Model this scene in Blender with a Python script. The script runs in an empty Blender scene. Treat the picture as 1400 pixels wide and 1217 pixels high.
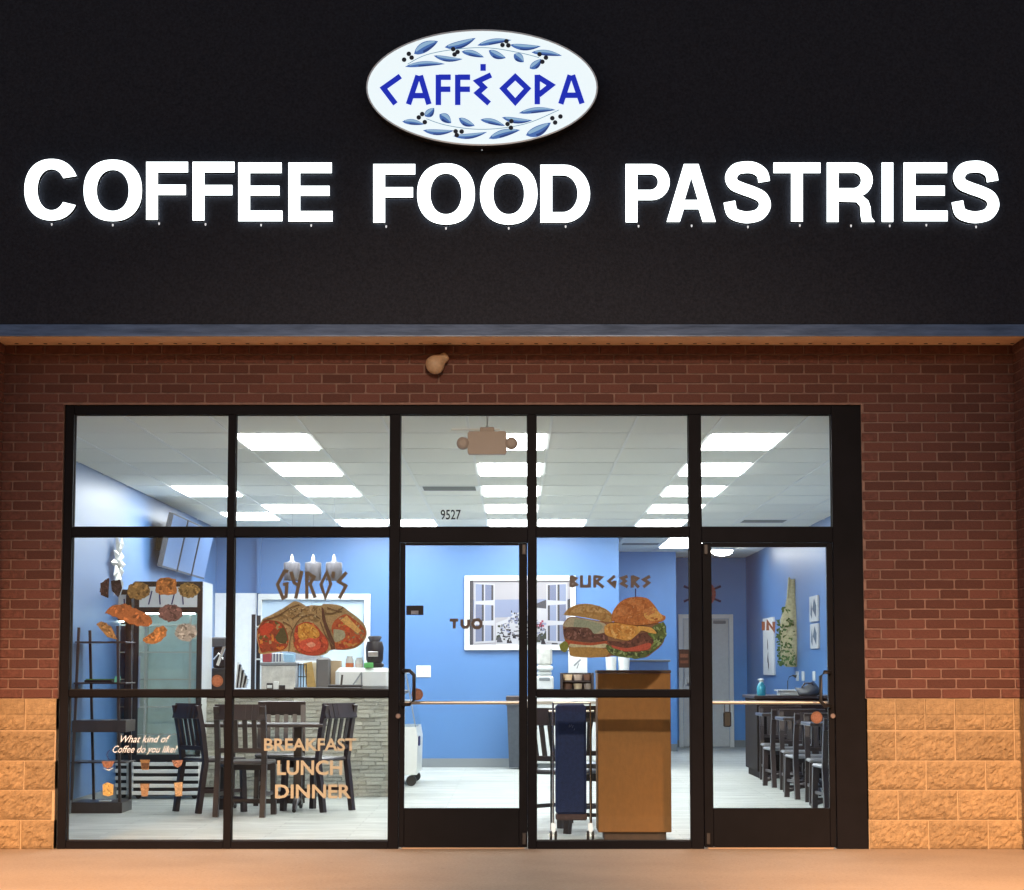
import bpy, bmesh, math, random
from mathutils import Vector, Matrix
random.seed(7)
PI = math.pi
S = bpy.context.scene
COL = S.collection

# ------------------------------------------------------------------ camera
F_PX = 3057.0; CX = 704.0; CY = 608.5; HOR = 917.0
TH = math.atan((HOR - CY) / F_PX)
CAM = Vector((0.0, -15.42, 1.21))
cd = bpy.data.cameras.new('camera'); cam = bpy.data.objects.new('camera', cd); COL.objects.link(cam)
cam.location = CAM; cam.rotation_euler = (PI / 2 + TH, 0, 0)
cd.sensor_width = 36; cd.sensor_fit = 'HORIZONTAL'; cd.lens = F_PX / 1400 * 36
cd.shift_x = -(CX - 700) / 1400; cd.clip_end = 500
S.camera = cam

# ------------------------------------------------------------------ world: night sky
w = bpy.data.worlds.new('World'); S.world = w; w.use_nodes = True
wn = w.node_tree; bg = wn.nodes['Background']
sky = wn.nodes.new('ShaderNodeTexSky'); sky.sky_type = 'NISHITA'; sky.sun_disc = False
sky.sun_elevation = math.radians(-4); sky.sun_rotation = math.radians(200)
wn.links.new(sky.outputs[0], bg.inputs[0]); bg.inputs[1].default_value = 6.0
S.view_settings.view_transform = 'Standard'; S.view_settings.look = 'None'
S.view_settings.exposure = 0; S.view_settings.gamma = 1

# ------------------------------------------------------------------ parking lot lamps (warm)
def lot_light(loc, target, power, size, blend, col, radius=0.25):
    l = bpy.data.lights.new('lot_light', 'SPOT'); l.energy = power; l.color = col
    l.spot_size = math.radians(size); l.spot_blend = blend; l.shadow_soft_size = radius
    o = bpy.data.objects.new('lot_light', l); COL.objects.link(o); o.location = loc
    o.rotation_euler = (Vector(target) - Vector(loc)).to_track_quat('-Z', 'Y').to_euler()
WARM = (1.0, 0.52, 0.24)
lot_light((-3.9, -10.5, 6.2), (-3.2, -1.4, -1.0), 12000, 36, 1.0, WARM)
lot_light((3.5, -10.5, 6.2), (3.5, -1.4, -1.0), 12000, 37, 1.0, WARM)
lot_light((0.5, -16.5, 7.2), (0, -0.6, -0.4), 8200, 36, 1.0, (1.0, 0.74, 0.52))

# ------------------------------------------------------------------ pixel helpers (photo pixels to points of the place)
def ray(px, py):
    c, s = math.cos(TH), math.sin(TH); u = (px - CX) / F_PX; v = -(py - CY) / F_PX
    return Vector((u, c - v * s, s + v * c))
def W(px, py, Y):
    d = ray(px, py); t = (Y - CAM.y) / d.y
    return CAM + d * t
def FL(px, py, z=0.0):
    d = ray(px, py); t = (z - CAM.z) / d.z
    return CAM + d * t

# ------------------------------------------------------------------ materials
def mat(name, col, rough=0.6, metal=0.0, noise=0.0, nscale=20.0, bump=0.0, bscale=None, emit=None, estr=0.0,
        rand=0.0, spec=None, stretch=None, coat=0.0, alpha=None):
    m = bpy.data.materials.new(name); m.use_nodes = True
    nt = m.node_tree; b = nt.nodes['Principled BSDF']
    b.inputs['Base Color'].default_value = (*col, 1); b.inputs['Roughness'].default_value = rough
    b.inputs['Metallic'].default_value = metal
    if spec is not None: b.inputs['Specular IOR Level'].default_value = spec
    if coat: b.inputs['Coat Weight'].default_value = coat; b.inputs['Coat Roughness'].default_value = 0.38
    tc = nt.nodes.new('ShaderNodeTexCoord'); mp = nt.nodes.new('ShaderNodeMapping')
    nt.links.new(tc.outputs['Object'], mp.inputs[0])
    if stretch: mp.inputs['Scale'].default_value = stretch
    last = None
    if noise > 0 or rand > 0:
        rgb = nt.nodes.new('ShaderNodeRGB'); rgb.outputs[0].default_value = (*col, 1); last = rgb.outputs[0]
    if noise > 0:
        n = nt.nodes.new('ShaderNodeTexNoise'); n.inputs['Scale'].default_value = nscale
        n.inputs['Detail'].default_value = 6; n.inputs['Roughness'].default_value = 0.65
        nt.links.new(mp.outputs[0], n.inputs['Vector'])
        mr = nt.nodes.new('ShaderNodeMapRange'); mr.inputs[1].default_value = 0.3; mr.inputs[2].default_value = 0.7
        mr.inputs[3].default_value = 1 - noise; mr.inputs[4].default_value = 1 + noise
        nt.links.new(n.outputs[0], mr.inputs[0])
        mx = nt.nodes.new('ShaderNodeVectorMath'); mx.operation = 'SCALE'
        nt.links.new(last, mx.inputs[0]); nt.links.new(mr.outputs[0], mx.inputs['Scale']); last = mx.outputs[0]
    if rand > 0:
        oi = nt.nodes.new('ShaderNodeObjectInfo'); mr = nt.nodes.new('ShaderNodeMapRange')
        mr.inputs[3].default_value = 1 - rand; mr.inputs[4].default_value = 1 + rand
        nt.links.new(oi.outputs['Random'], mr.inputs[0])
        mx = nt.nodes.new('ShaderNodeVectorMath'); mx.operation = 'SCALE'
        nt.links.new(last, mx.inputs[0]); nt.links.new(mr.outputs[0], mx.inputs['Scale']); last = mx.outputs[0]
    if last is not None: nt.links.new(last, b.inputs['Base Color'])
    if bump > 0:
        n = nt.nodes.new('ShaderNodeTexNoise'); n.inputs['Scale'].default_value = bscale or nscale * 3
        n.inputs['Detail'].default_value = 8
        nt.links.new(mp.outputs[0], n.inputs['Vector'])
        bp = nt.nodes.new('ShaderNodeBump'); bp.inputs['Strength'].default_value = bump; bp.inputs['Distance'].default_value = 0.01
        nt.links.new(n.outputs[0], bp.inputs['Height']); nt.links.new(bp.outputs[0], b.inputs['Normal'])
    if emit:
        b.inputs['Emission Color'].default_value = (*emit, 1); b.inputs['Emission Strength'].default_value = estr
    return m

def glass_mat(name, tint=(0.97, 0.985, 0.98), refl=1.0):
    m = bpy.data.materials.new(name); m.use_nodes = True; nt = m.node_tree
    for n in list(nt.nodes):
        if n.type == 'BSDF_PRINCIPLED': nt.nodes.remove(n)
    out = nt.nodes['Material Output']
    tr = nt.nodes.new('ShaderNodeBsdfTransparent'); tr.inputs[0].default_value = (*tint, 1)
    gl = nt.nodes.new('ShaderNodeBsdfGlossy'); gl.inputs['Roughness'].default_value = 0.02
    fr = nt.nodes.new('ShaderNodeFresnel'); fr.inputs[0].default_value = 1.45
    mm = nt.nodes.new('ShaderNodeMath'); mm.operation = 'MULTIPLY'; mm.inputs[1].default_value = refl
    mx = nt.nodes.new('ShaderNodeMixShader')
    nt.links.new(fr.outputs[0], mm.inputs[0]); nt.links.new(mm.outputs[0], mx.inputs[0])
    nt.links.new(tr.outputs[0], mx.inputs[1]); nt.links.new(gl.outputs[0], mx.inputs[2])
    nt.links.new(mx.outputs[0], out.inputs[0])
    return m

M = {}
M['brick'] = mat('brick_red', (0.145, 0.058, 0.047), 0.9, noise=0.35, nscale=28, bump=0.6, bscale=90, rand=0.22)
M['mortar'] = mat('mortar', (0.25, 0.155, 0.13), 0.95, noise=0.25, nscale=15, bump=0.4, bscale=120)
M['block'] = mat('block_tan', (0.37, 0.26, 0.145), 0.95, noise=0.30, nscale=26, bump=1.0, bscale=110, rand=0.12)
M['blockm'] = mat('block_mortar', (0.50, 0.37, 0.23), 0.95, noise=0.12, nscale=30, bump=0.3)
M['fascia'] = mat('fascia_stucco', (0.032, 0.034, 0.045), 0.85, noise=0.35, nscale=60, bump=0.5, bscale=220, spec=0.25)
M['trim'] = mat('drip_metal', (0.17, 0.21, 0.28), 0.36, 0.55, noise=0.35, nscale=6, bump=0.15, bscale=20, stretch=(0.6, 4, 4))
M['soffit'] = mat('soffit_vinyl', (0.88, 0.62, 0.40), 0.6, noise=0.12, nscale=5)
M['dark'] = mat('dark_hole', (0.01, 0.01, 0.01), 0.9)
M['frame'] = mat('bronze_aluminium', (0.0055, 0.005, 0.0075), 0.6, 0.0, noise=0.3, nscale=4, bump=0.05, bscale=60, spec=0.10)
M['frame2'] = mat('bronze_door', (0.005, 0.0045, 0.0065), 0.55, 0.0, noise=0.3, nscale=5, bump=0.05, spec=0.10)
M['gasket'] = mat('gasket', (0.01, 0.01, 0.01), 0.7)
M['glass'] = glass_mat('window_glass', refl=0.45)
M['side'] = mat('sidewalk_concrete', (0.45, 0.36, 0.275), 0.9, noise=0.10, nscale=45.0, bump=0.5, bscale=160)
M['asphalt'] = mat('asphalt', (0.05, 0.05, 0.05), 0.9, noise=0.3, nscale=30, bump=0.5)
M['blue'] = mat('blue_wall', (0.064, 0.176, 0.395), 0.5, noise=0.03, nscale=2, bump=0.05, bscale=80, coat=0.55)
M['bluedk'] = mat('blue_wall_deep', (0.10, 0.265, 0.57), 0.5, noise=0.05, nscale=3, bump=0.06, bscale=80)
M['whitewall'] = mat('white_panel', (0.78, 0.80, 0.80), 0.4, noise=0.04)
M['tile'] = mat('ceiling_tile', (0.84, 0.83, 0.75), 0.95, noise=0.07, nscale=120, bump=0.5, bscale=260, rand=0.03)
M['tbar'] = mat('grid_white', (0.80, 0.80, 0.76), 0.6)
M['lampw'] = mat('diffuser', (0.9, 0.9, 0.9), 0.5, emit=(0.96, 0.98, 1.0), estr=20.0)
M['domew'] = mat('dome_diffuser', (0.9, 0.9, 0.9), 0.5, emit=(1.0, 0.98, 0.92), estr=30.0)
M['base'] = mat('grey_baseboard', (0.20, 0.22, 0.23), 0.6)
M['wood'] = mat('espresso_wood', (0.030, 0.019, 0.018), 0.38, noise=0.35, nscale=10, stretch=(1, 1, 0.15), coat=0.2)
M['black'] = mat('black_plastic', (0.012, 0.012, 0.014), 0.4)
M['darkgrey'] = mat('dark_grey_plastic', (0.06, 0.065, 0.075), 0.55, noise=0.2, nscale=8)
M['steel'] = mat('brushed_steel', (0.55, 0.56, 0.57), 0.28, 0.95, noise=0.1, nscale=30)
M['seat'] = mat('polished_seat', (0.05, 0.04, 0.04), 0.25, noise=.2, coat=1.0)
M['cabdark'] = mat('cabinet_dark', (0.018, 0.013, 0.012), 0.7, noise=.2, spec=.15)
M['chrome'] = mat('chrome', (0.75, 0.75, 0.76), 0.15, 1.0)
M['white'] = mat('white_enamel', (0.64, 0.66, 0.64), 0.3, noise=0.03)
M['pale'] = mat('pale_laminate', (0.52, 0.54, 0.53), 0.35, noise=0.06)
M['greymarble'] = mat('grey_marble', (0.52, 0.52, 0.48), 0.4, noise=0.25, nscale=12)
M['podium'] = mat('podium_wood', (0.25, 0.108, 0.018), 0.6, noise=0.10, nscale=30, stretch=(1, 1, 0.5), bump=0.1, bscale=60)
M['podium2'] = mat('podium_base', (0.07, 0.04, 0.025), 0.6, noise=0.2)
M['bluebag'] = mat('blue_fabric', (0.012, 0.027, 0.10), 0.85, noise=0.25, nscale=40, bump=0.4, bscale=200)
M['purple'] = mat('cart_base_fabric', (0.075, 0.05, 0.055), 0.85, noise=0.2, nscale=60)
M['tan'] = mat('tan_lamp', (0.50, 0.36, 0.24), 0.5, noise=0.15, nscale=30)
M['emerg'] = mat('emergency_grey', (0.36, 0.27, 0.24), 0.55, noise=0.12, nscale=150)
M['signwhite'] = mat('sign_face', (0.3, 0.3, 0.3), 0.4, emit=(0.78, 0.88, 0.91), estr=1.0)
M['letterwhite'] = mat('letter_face', (0.9, 0.9, 0.9), 0.4, emit=(0.88, 0.97, 1.0), estr=3.2)
M['letterret'] = mat('letter_return', (0.03, 0.024, 0.018), 0.4, 0.3)
M['addedglow'] = mat('added_bloom_glow', (0.25, 0.25, 0.25), 0.5, emit=(0.80, 0.92, 1.0), estr=1.6)  # added glow standing in for camera bloom around the letters
M['signrim'] = mat('sign_rim', (0.80, 0.80, 0.80), 0.3, 0.2)
M['weep'] = mat('weep_glow', (0.9, 0.9, 0.9), 0.5, emit=(0.9, 0.95, 1.0), estr=0.7)
def grit(m):
    nt = m.node_tree; b = nt.nodes['Principled BSDF']; src = b.inputs['Base Color'].links[0].from_socket
    tc = nt.nodes.new('ShaderNodeTexCoord'); prev = src
    for sc, lo, hi, dk in ((7.0, .0, .10, .60), (60.0, .0, .30, .66), (1.4, .35, .62, .90)):
        if sc > 2: n = nt.nodes.new('ShaderNodeTexVoronoi'); o_ = n.outputs['Distance']
        else: n = nt.nodes.new('ShaderNodeTexNoise'); n.inputs['Detail'].default_value = 9; o_ = n.outputs[0]
        n.inputs['Scale'].default_value = sc; nt.links.new(tc.outputs['Object'], n.inputs['Vector'])
        mr = nt.nodes.new('ShaderNodeMapRange'); mr.inputs[1].default_value = lo; mr.inputs[2].default_value = hi; mr.inputs[3].default_value = dk; mr.inputs[4].default_value = 1
        nt.links.new(o_, mr.inputs[0])
        mx = nt.nodes.new('ShaderNodeVectorMath'); mx.operation = 'SCALE'; nt.links.new(prev, mx.inputs[0]); nt.links.new(mr.outputs[0], mx.inputs['Scale']); prev = mx.outputs[0]
    nt.links.new(prev, b.inputs['Base Color'])
grit(M['side'])
def floor_mat():
    m = mat('plank_floor', (0.62, 0.64, 0.63), 0.5, spec=0.25)
    nt = m.node_tree; b = nt.nodes['Principled BSDF']
    tc = nt.nodes.new('ShaderNodeTexCoord')
    br = nt.nodes.new('ShaderNodeTexBrick'); br.inputs['Scale'].default_value = 1.0
    br.inputs['Brick Width'].default_value = 1.22; br.inputs['Row Height'].default_value = 0.18
    br.inputs['Mortar Size'].default_value = 0.003; br.inputs['Color1'].default_value = (0.49, 0.51, 0.47, 1)
    br.inputs['Color2'].default_value = (0.40, 0.42, 0.385, 1); br.inputs['Mortar'].default_value = (0.27, 0.28, 0.27, 1)
    nt.links.new(tc.outputs['Object'], br.inputs['Vector'])
    mp = nt.nodes.new('ShaderNodeMapping'); mp.inputs['Scale'].default_value = (1.6, 14, 1)
    nt.links.new(tc.outputs['Object'], mp.inputs[0])
    n = nt.nodes.new('ShaderNodeTexNoise'); n.inputs['Scale'].default_value = 1.3; n.inputs['Detail'].default_value = 8
    n.inputs['Roughness'].default_value = 0.7
    nt.links.new(mp.outputs[0], n.inputs['Vector'])
    mr = nt.nodes.new('ShaderNodeMapRange'); mr.inputs[1].default_value = 0.3; mr.inputs[2].default_value = 0.7
    mr.inputs[3].default_value = 0.58; mr.inputs[4].default_value = 1.25; nt.links.new(n.outputs[0], mr.inputs[0])
    mx = nt.nodes.new('ShaderNodeVectorMath'); mx.operation = 'SCALE'
    nt.links.new(br.outputs[0], mx.inputs[0]); nt.links.new(mr.outputs[0], mx.inputs['Scale'])
    nt.links.new(mx.outputs[0], b.inputs['Base Color'])
    return m
M['floor'] = floor_mat()
_pm = {}
def pm(r, g, b, k=0.0, rough=0.6):
    """flat print colour given as 0-255 sRGB"""
    key = (r, g, b, k)
    if key not in _pm:
        lin = [((c / 255) / 12.92 if c / 255 <= 0.04045 else (((c / 255) + 0.055) / 1.055) ** 2.4) for c in (r, g, b)]
        m_ = _pm[key] = mat('print', lin, rough, noise=k, nscale=85)
        nt = m_.node_tree; b = nt.nodes['Principled BSDF']; tl = nt.nodes.new('ShaderNodeBsdfTranslucent'); mx = nt.nodes.new('ShaderNodeMixShader')
        mx.inputs[0].default_value = 0.32; tl.inputs[0].default_value = (*lin, 1)
        nt.links.new(b.outputs[0], mx.inputs[1]); nt.links.new(tl.outputs[0], mx.inputs[2]); nt.links.new(mx.outputs[0], nt.nodes['Material Output'].inputs[0])
    return _pm[key]
_em = {}
def em(r, g, b, s=0.93):
    key = (r, g, b)
    if key not in _em:
        lin = [((c / 255) / 12.92 if c / 255 <= 0.04045 else (((c / 255) + 0.055) / 1.055) ** 2.4) for c in (r, g, b)]
        _em[key] = mat('backlit_print', lin, 0.5, emit=lin, estr=s * .85)
        _em[key].node_tree.nodes['Principled BSDF'].inputs['Base Color'].default_value = (*[c * .4 for c in lin], 1)
    return _em[key]

# ------------------------------------------------------------------ object helpers
def tag(o, label=None, cat=None, group=None, kind=None):
    if label: o['label'] = label
    if cat: o['category'] = cat
    if group: o['group'] = group
    if kind: o['kind'] = kind
    return o
def empty(name, loc=(0, 0, 0), label=None, cat=None, group=None, rz=0):
    o = bpy.data.objects.new(name, None); COL.objects.link(o); o.location = loc; o.rotation_euler = (0, 0, rz)
    o.empty_display_size = 0.1
    return tag(o, label, cat, group)
class MB:
    def __init__(s): s.v = []; s.f = []; s.mi = []; s.sm = []
    def add(s, vs, fs, mi=0, smooth=False):
        n = len(s.v); s.v += [tuple(v) for v in vs]; s.f += [tuple(i + n for i in f) for f in fs]
        s.mi += [mi] * len(fs); s.sm += [smooth] * len(fs); return s
    def box(s, x0, x1, y0, y1, z0, z1, mi=0):
        return s.add([(x0, y0, z0), (x1, y0, z0), (x1, y1, z0), (x0, y1, z0), (x0, y0, z1), (x1, y0, z1), (x1, y1, z1), (x0, y1, z1)],
                     [(0, 3, 2, 1), (4, 5, 6, 7), (0, 1, 5, 4), (1, 2, 6, 5), (2, 3, 7, 6), (3, 0, 4, 7)], mi)
    def bbox(s, x0, x1, y0, y1, z0, z1, b=0.004, mi=0):
        """box with chamfered vertical and horizontal edges"""
        b = min(b, abs(x1 - x0) * .4, abs(y1 - y0) * .4, abs(z1 - z0) * .4)
        bm = bmesh.new(); vs = [bm.verts.new(p) for p in [(x0, y0, z0), (x1, y0, z0), (x1, y1, z0), (x0, y1, z0), (x0, y0, z1), (x1, y0, z1), (x1, y1, z1), (x0, y1, z1)]]
        for f in [(0, 3, 2, 1), (4, 5, 6, 7), (0, 1, 5, 4), (1, 2, 6, 5), (2, 3, 7, 6), (3, 0, 4, 7)]: bm.faces.new([vs[i] for i in f])
        bmesh.ops.bevel(bm, geom=bm.edges[:], offset=b, segments=1, affect='EDGES')
        bm.verts.index_update()
        s.add([v.co for v in bm.verts], [[v.index for v in f.verts] for f in bm.faces], mi); bm.free(); return s
    def tube(s, pts, r, n=8, mi=0, r2=None, caps=True):
        pts = [Vector(p) for p in pts]; rings = []
        for i, p in enumerate(pts):
            if i == 0: d = pts[1] - p
            elif i == len(pts) - 1: d = p - pts[i - 1]
            else: d = (pts[i + 1] - p).normalized() + (p - pts[i - 1]).normalized()
            d.normalize()
            a = Vector((0, 0, 1)) if abs(d.z) < 0.9 else Vector((1, 0, 0))
            u = d.cross(a).normalized(); v = d.cross(u)
            rr = r if r2 is None else r + (r2 - r) * i / (len(pts) - 1)
            if isinstance(r, (list, tuple)): rr = r[i]
            rings.append([p + (u * math.cos(2 * PI * k / n) + v * math.sin(2 * PI * k / n)) * rr for k in range(n)])
        vs = [q for R in rings for q in R]; fs = []
        for i in range(len(pts) - 1):
            for k in range(n):
                a = i * n + k; b2 = i * n + (k + 1) % n
                fs.append((a, b2, b2 + n, a + n))
        s.add(vs, fs, mi, True)
        if caps:
            s.add(rings[0], [tuple(range(n))[::-1]], mi); s.add(rings[-1], [tuple(range(n))], mi)
        return s
    def bar(s, p, q, wx, wy, mi=0, up=(0, 1, 0)):
        """rectangular bar from p to q, width wx across, wy along 'up' side"""
        p = Vector(p); q = Vector(q); d = (q - p).normalized(); upv = Vector(up)
        u = d.cross(upv).normalized(); v = u.cross(d).normalized()
        vs = []
        for c in (p, q):
            for a, b2 in ((-1, -1), (1, -1), (1, 1), (-1, 1)): vs.append(c + u * a * wx / 2 + v * b2 * wy / 2)
        return s.add(vs, [(0, 3, 2, 1), (4, 5, 6, 7), (0, 1, 5, 4), (1, 2, 6, 5), (2, 3, 7, 6), (3, 0, 4, 7)], mi)
    def lathe(s, prof, c=(0, 0, 0), n=16, mi=0, axis='z', smooth=True):
        vs = []; fs = []
        for r, z in prof:
            for k in range(n):
                a = 2 * PI * k / n
                if axis == 'z': vs.append((c[0] + r * math.cos(a), c[1] + r * math.sin(a), c[2] + z))
                elif axis == 'y': vs.append((c[0] + r * math.cos(a), c[1] + z, c[2] + r * math.sin(a)))
                else: vs.append((c[0] + z, c[1] + r * math.cos(a), c[2] + r * math.sin(a)))
        for i in range(len(prof) - 1):
            for k in range(n):
                a = i * n + k; b2 = i * n + (k + 1) % n
                fs.append((a, b2, b2 + n, a + n))
        s.add(vs, fs, mi, smooth)
        s.add(vs[:n], [tuple(range(n))[::-1]], mi); s.add(vs[-n:], [tuple(range(n))], mi)
        return s
    def poly(s, pts, y0, y1, mi=0):
        """polygon in X,Z pushed between y0 (front) and y1"""
        n = len(pts)
        vs = [(x, y0, z) for x, z in pts] + [(x, y1, z) for x, z in pts]
        fs = [tuple(range(n)), tuple(range(2 * n - 1, n - 1, -1))] + [(i, i + n, (i + 1) % n + n, (i + 1) % n) for i in range(n)]
        return s.add(vs, fs, mi)
    def flat(s, pts, mi=0):
        return s.add(pts, [tuple(range(len(pts)))], mi)
    def build(s, name, mats, parent=None, loc=None):
        me = bpy.data.meshes.new(name)
        off = Vector(loc) if loc is not None else Vector((0, 0, 0))
        me.from_pydata([tuple(Vector(v) - off) for v in s.v], [], s.f)
        for m in (mats if isinstance(mats, (list, tuple)) else [mats]): me.materials.append(m)
        for i, p in enumerate(me.polygons): p.material_index = s.mi[i]; p.use_smooth = s.sm[i]
        bm = bmesh.new(); bm.from_mesh(me); bmesh.ops.recalc_face_normals(bm, faces=bm.faces); bm.to_mesh(me); bm.free()
        o = bpy.data.objects.new(name, me); COL.objects.link(o)
        if loc is not None: o.location = off
        if parent: o.parent = parent
        return o
def dup(root, loc, rotz, label=None, group=None):
    r = root.copy(); COL.objects.link(r); r.location = loc; r.rotation_euler = (0, 0, rotz)
    if label: r['label'] = label
    if group: r['group'] = group
    for ch in list(root.children):
        c = ch.copy(); COL.objects.link(c); c.parent = r
        for g in ch.children:
            d = g.copy(); COL.objects.link(d); d.parent = c
    return r
def pxbox(x0, x1, y0, y1, Y, depth):
    """world extents of a box whose front face covers those photo pixels at depth Y"""
    a = W(x0, (y0 + y1) / 2, Y); b = W(x1, (y0 + y1) / 2, Y); xm = (x0 + x1) / 2
    return a.x, b.x, Y, Y + depth, W(xm, y1, Y).z, W(xm, y0, Y).z
def struct(mb, name, m, parent=None):
    o = mb.build(name, m, parent)
    if not parent: o['kind'] = 'structure'
    return o

# ================================================================== SETTING
ZC = 3.01; XL = -3.80; XR = 3.70; YB = 13.0; YC = 18.6; YF = 20.4; XN = 1.32
struct(MB().box(-30, 30, -60, -3.3, -0.40, -0.15), 'parking_lot', M['asphalt'])
sw = MB()
for xa_, xb_ in ((-12.6, -8.62), (-8.6, -4.62), (-4.6, 4.6), (4.62, 8.6), (8.62, 12.6)): sw.bbox(xa_, xb_, -3.15, 0.04, -0.25, 0.0, 0.012)
sw.box(-12.6, 12.6, -3.14, 0.03, -0.26, -0.02)
struct(sw, 'pavement', M['side'])
struct(MB().bbox(-12.6, 12.6, -3.3, -3.155, -0.3, 0.0, 0.02), 'kerb', M['side'])
struct(MB().box(XL - .1, XR + .1, 0.20, YF + .1, -0.12, 0.0), 'floor', M['floor'])
th_ = MB().box(-3.15, 2.5, 0.04, 0.20, -0.12, -0.004); struct(th_, 'sill_slab', M['side'])
struct(MB().box(XL - .15, XL, 0.16, YF, 0, 3.3), 'wall_left', M['blue'])
struct(MB().box(XR, XR + .15, 0.16, YF, 0, 3.3), 'wall_right', M['blue'])
wb = MB().box(XL, XN, YB, YB + .15, 0, 3.3)
wb.box(XN - .15, XN, YB + .15, YC, 0, 3.3)
struct(wb, 'wall_back', M['blue'])
xk = W(925, 900, YC).x
struct(MB().box(XN, xk, YC, YC + .12, 0, 3.3).box(xk - .1, xk, YC + .12, YF, 0, 3.3), 'wall_corridor', M['bluedk'])
struct(MB().box(xk, XR, YF, YF + .12, 0, 3.3), 'wall_far', M['bluedk'])
bb = MB().box(-2.0, XN, YB - .015, YB, 0, 0.11).box(xk - .001, XR, YF - .015, YF, 0, .11).box(XN, xk, YC - .015, YC, 0, .11)
bb.box(XR - .015, XR, .5, YF - .02, 0, .11).box(XL, XL + .015, .5, YB - .02, 0, .11)
struct(bb, 'baseboard', M['base'])

# ceiling: slab + grid + tiles
ceil = struct(MB().box(XL - .1, XR + .1, 0.16, YF + .1, 3.08, 3.2), 'ceiling', M['tbar'])
TW = 0.6096; TL = 1.2192; GX0 = -0.04; GY0 = 1.51
lights = {}   # (col, row)
def L_(c, r, lab): lights[(c, r)] = lab
rows = ['nearest', 'second', 'third', 'fourth', 'farthest']
for j in range(5):
    L_(0, 2 * j, '%s lit ceiling panel in the middle row, above the left glass door' % rows[j])
    L_(3, 2 * j, '%s lit ceiling panel in the right row, behind the tall post by the right door' % rows[j])
for j in range(3): L_(-3, 2 * j, '%s lit ceiling panel in the row seen through the second transom pane from left' % ['nearest', 'second', 'third'][j])
L_(-4, 6, 'lit ceiling panel farther back in the second transom pane, above the hanging pendants')
L_(-5, 4, 'lit ceiling panel in the leftmost transom pane near the blue side wall')
L_(-5, 7, 'lit ceiling panel crossing behind the first narrow post, above the wall screens')
L_(-3, 8, 'left one of two touching ceiling panels by the back wall, upper left')
L_(-2, 8, 'right one of two touching ceiling panels by the back wall, left of the street number')
L_(1, 8, 'ceiling panel touching the farthest middle one, right of the post beside the left door')
L_(4, 11, 'nearer of two touching lit panels over the back corridor'); L_(4, 12, 'farther of two touching lit panels over the back corridor')
vents = {(-1, 4): 'square grey air vent in the ceiling above the street number',
         (5, 8): 'slim grey air vent in the ceiling of the rightmost transom pane',
         (3, 12): 'grey air vent in the corridor ceiling right of the blue wall corner'}
tile_me = None; rowmin, rowmax = -1, 15
for r in range(rowmin, rowmax + 1):
    for c in range(-6, 7):
        x0 = GX0 + (c - .5) * TW; x1 = x0 + TW; y0 = GY0 + r * TL; y1 = y0 + TL
        if (c, r) in lights: continue
        cx0, cx1 = max(x0, XL), min(x1, XR); cy0, cy1 = max(y0, 0.2), min(y1, YF)
        if cx1 - cx0 < .05 or cy1 - cy0 < .05: continue
        if x0 < XN - .2 and y0 > YB: continue
        full = (cx1 - cx0 > TW - .001 and cy1 - cy0 > TL - .001)
        if (c, r) in vents: y0v = y0 + TW; cy0, full = y0 + TW, False
        if full and tile_me:
            o = bpy.data.objects.new('ceiling_tile', tile_me); COL.objects.link(o); o.parent = ceil
        else:
            dx, dy = (cx1 - cx0) / 2 - .008, (cy1 - cy0) / 2 - .009
            o = MB().bbox(-dx, dx, -dy, dy, 0, .016, .004).build('ceiling_tile', M['tile'], ceil)
            if full: tile_me = o.data
        o.location = ((cx0 + cx1) / 2, (cy0 + cy1) / 2, ZC + .001 + random.uniform(-.0008, .0015))
for c in range(-6, 7):
    x = GX0 + (c - .5) * TW
    if XL < x < XR: MB().box(x - .010, x + .010, .2, YF if x > XN else YB, ZC - .004, ZC + .05).build('grid_bar', M['tbar'], ceil)
for r in range(rowmin, rowmax + 1):
    y = GY0 + r * TL
    if .2 < y < YF: MB().box(XL if y < YB else XN, XR, y - .011, y + .011, ZC - .002, ZC + .045).build('grid_bar', M['tbar'], ceil)
# ceiling lights
proto = None
for (c, r), lab in lights.items():
    loc = (GX0 + c * TW, GY0 + (r + .5) * TL, ZC)
    if proto is None:
        proto = empty('ceiling_light', loc, lab, 'ceiling light', 'lit panels in the ceiling')
        fr = MB(); a, b2 = TW / 2 - .010, TL / 2 - .010
        for (q0, q1, q2, q3) in ((-a, a, -b2, -b2 + .022), (-a, a, b2 - .022, b2), (-a, -a + .022, -b2 + .022, b2 - .022), (a - .022, a, -b2 + .022, b2 - .022)):
            fr.box(q0, q1, q2, q3, -.003, .03)
        fr.build('frame', M['tbar'], proto)
        MB().box(-a + .022, a - .022, -b2 + .022, b2 - .022, -.014, .02).build('diffuser', M['lampw'], proto)
    else: dup(proto, loc, 0, lab)
vp = None
for (c, r), lab in vents.items():
    loc = (GX0 + c * TW, GY0 + r * TL + TW / 2, ZC)
    if vp is None:
        vp = empty('ceiling_vent', loc, lab, 'vent', 'air vents in the ceiling')
        a = TW / 2 - .014; fr = MB()
        for q in ((-a, a, -a, -a + .03), (-a, a, a - .03, a), (-a, -a + .03, -a + .03, a - .03), (a - .03, a, -a + .03, a - .03)): fr.box(*q, -.004, .02)
        fr.build('frame', M['tbar'], vp)
        for k in range(7):
            y = -a + .07 + k * .075
            MB().bar((-a + .03, y, .01), (a - .03, y, .01), .05, .004, up=(0, .6, 1)).build('louvre', M['base'], vp)
        MB().box(-a + .03, a - .03, -a + .03, a - .03, .03, .035).build('duct', M['dark'], vp)
    else: dup(vp, loc, 0, lab)
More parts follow.
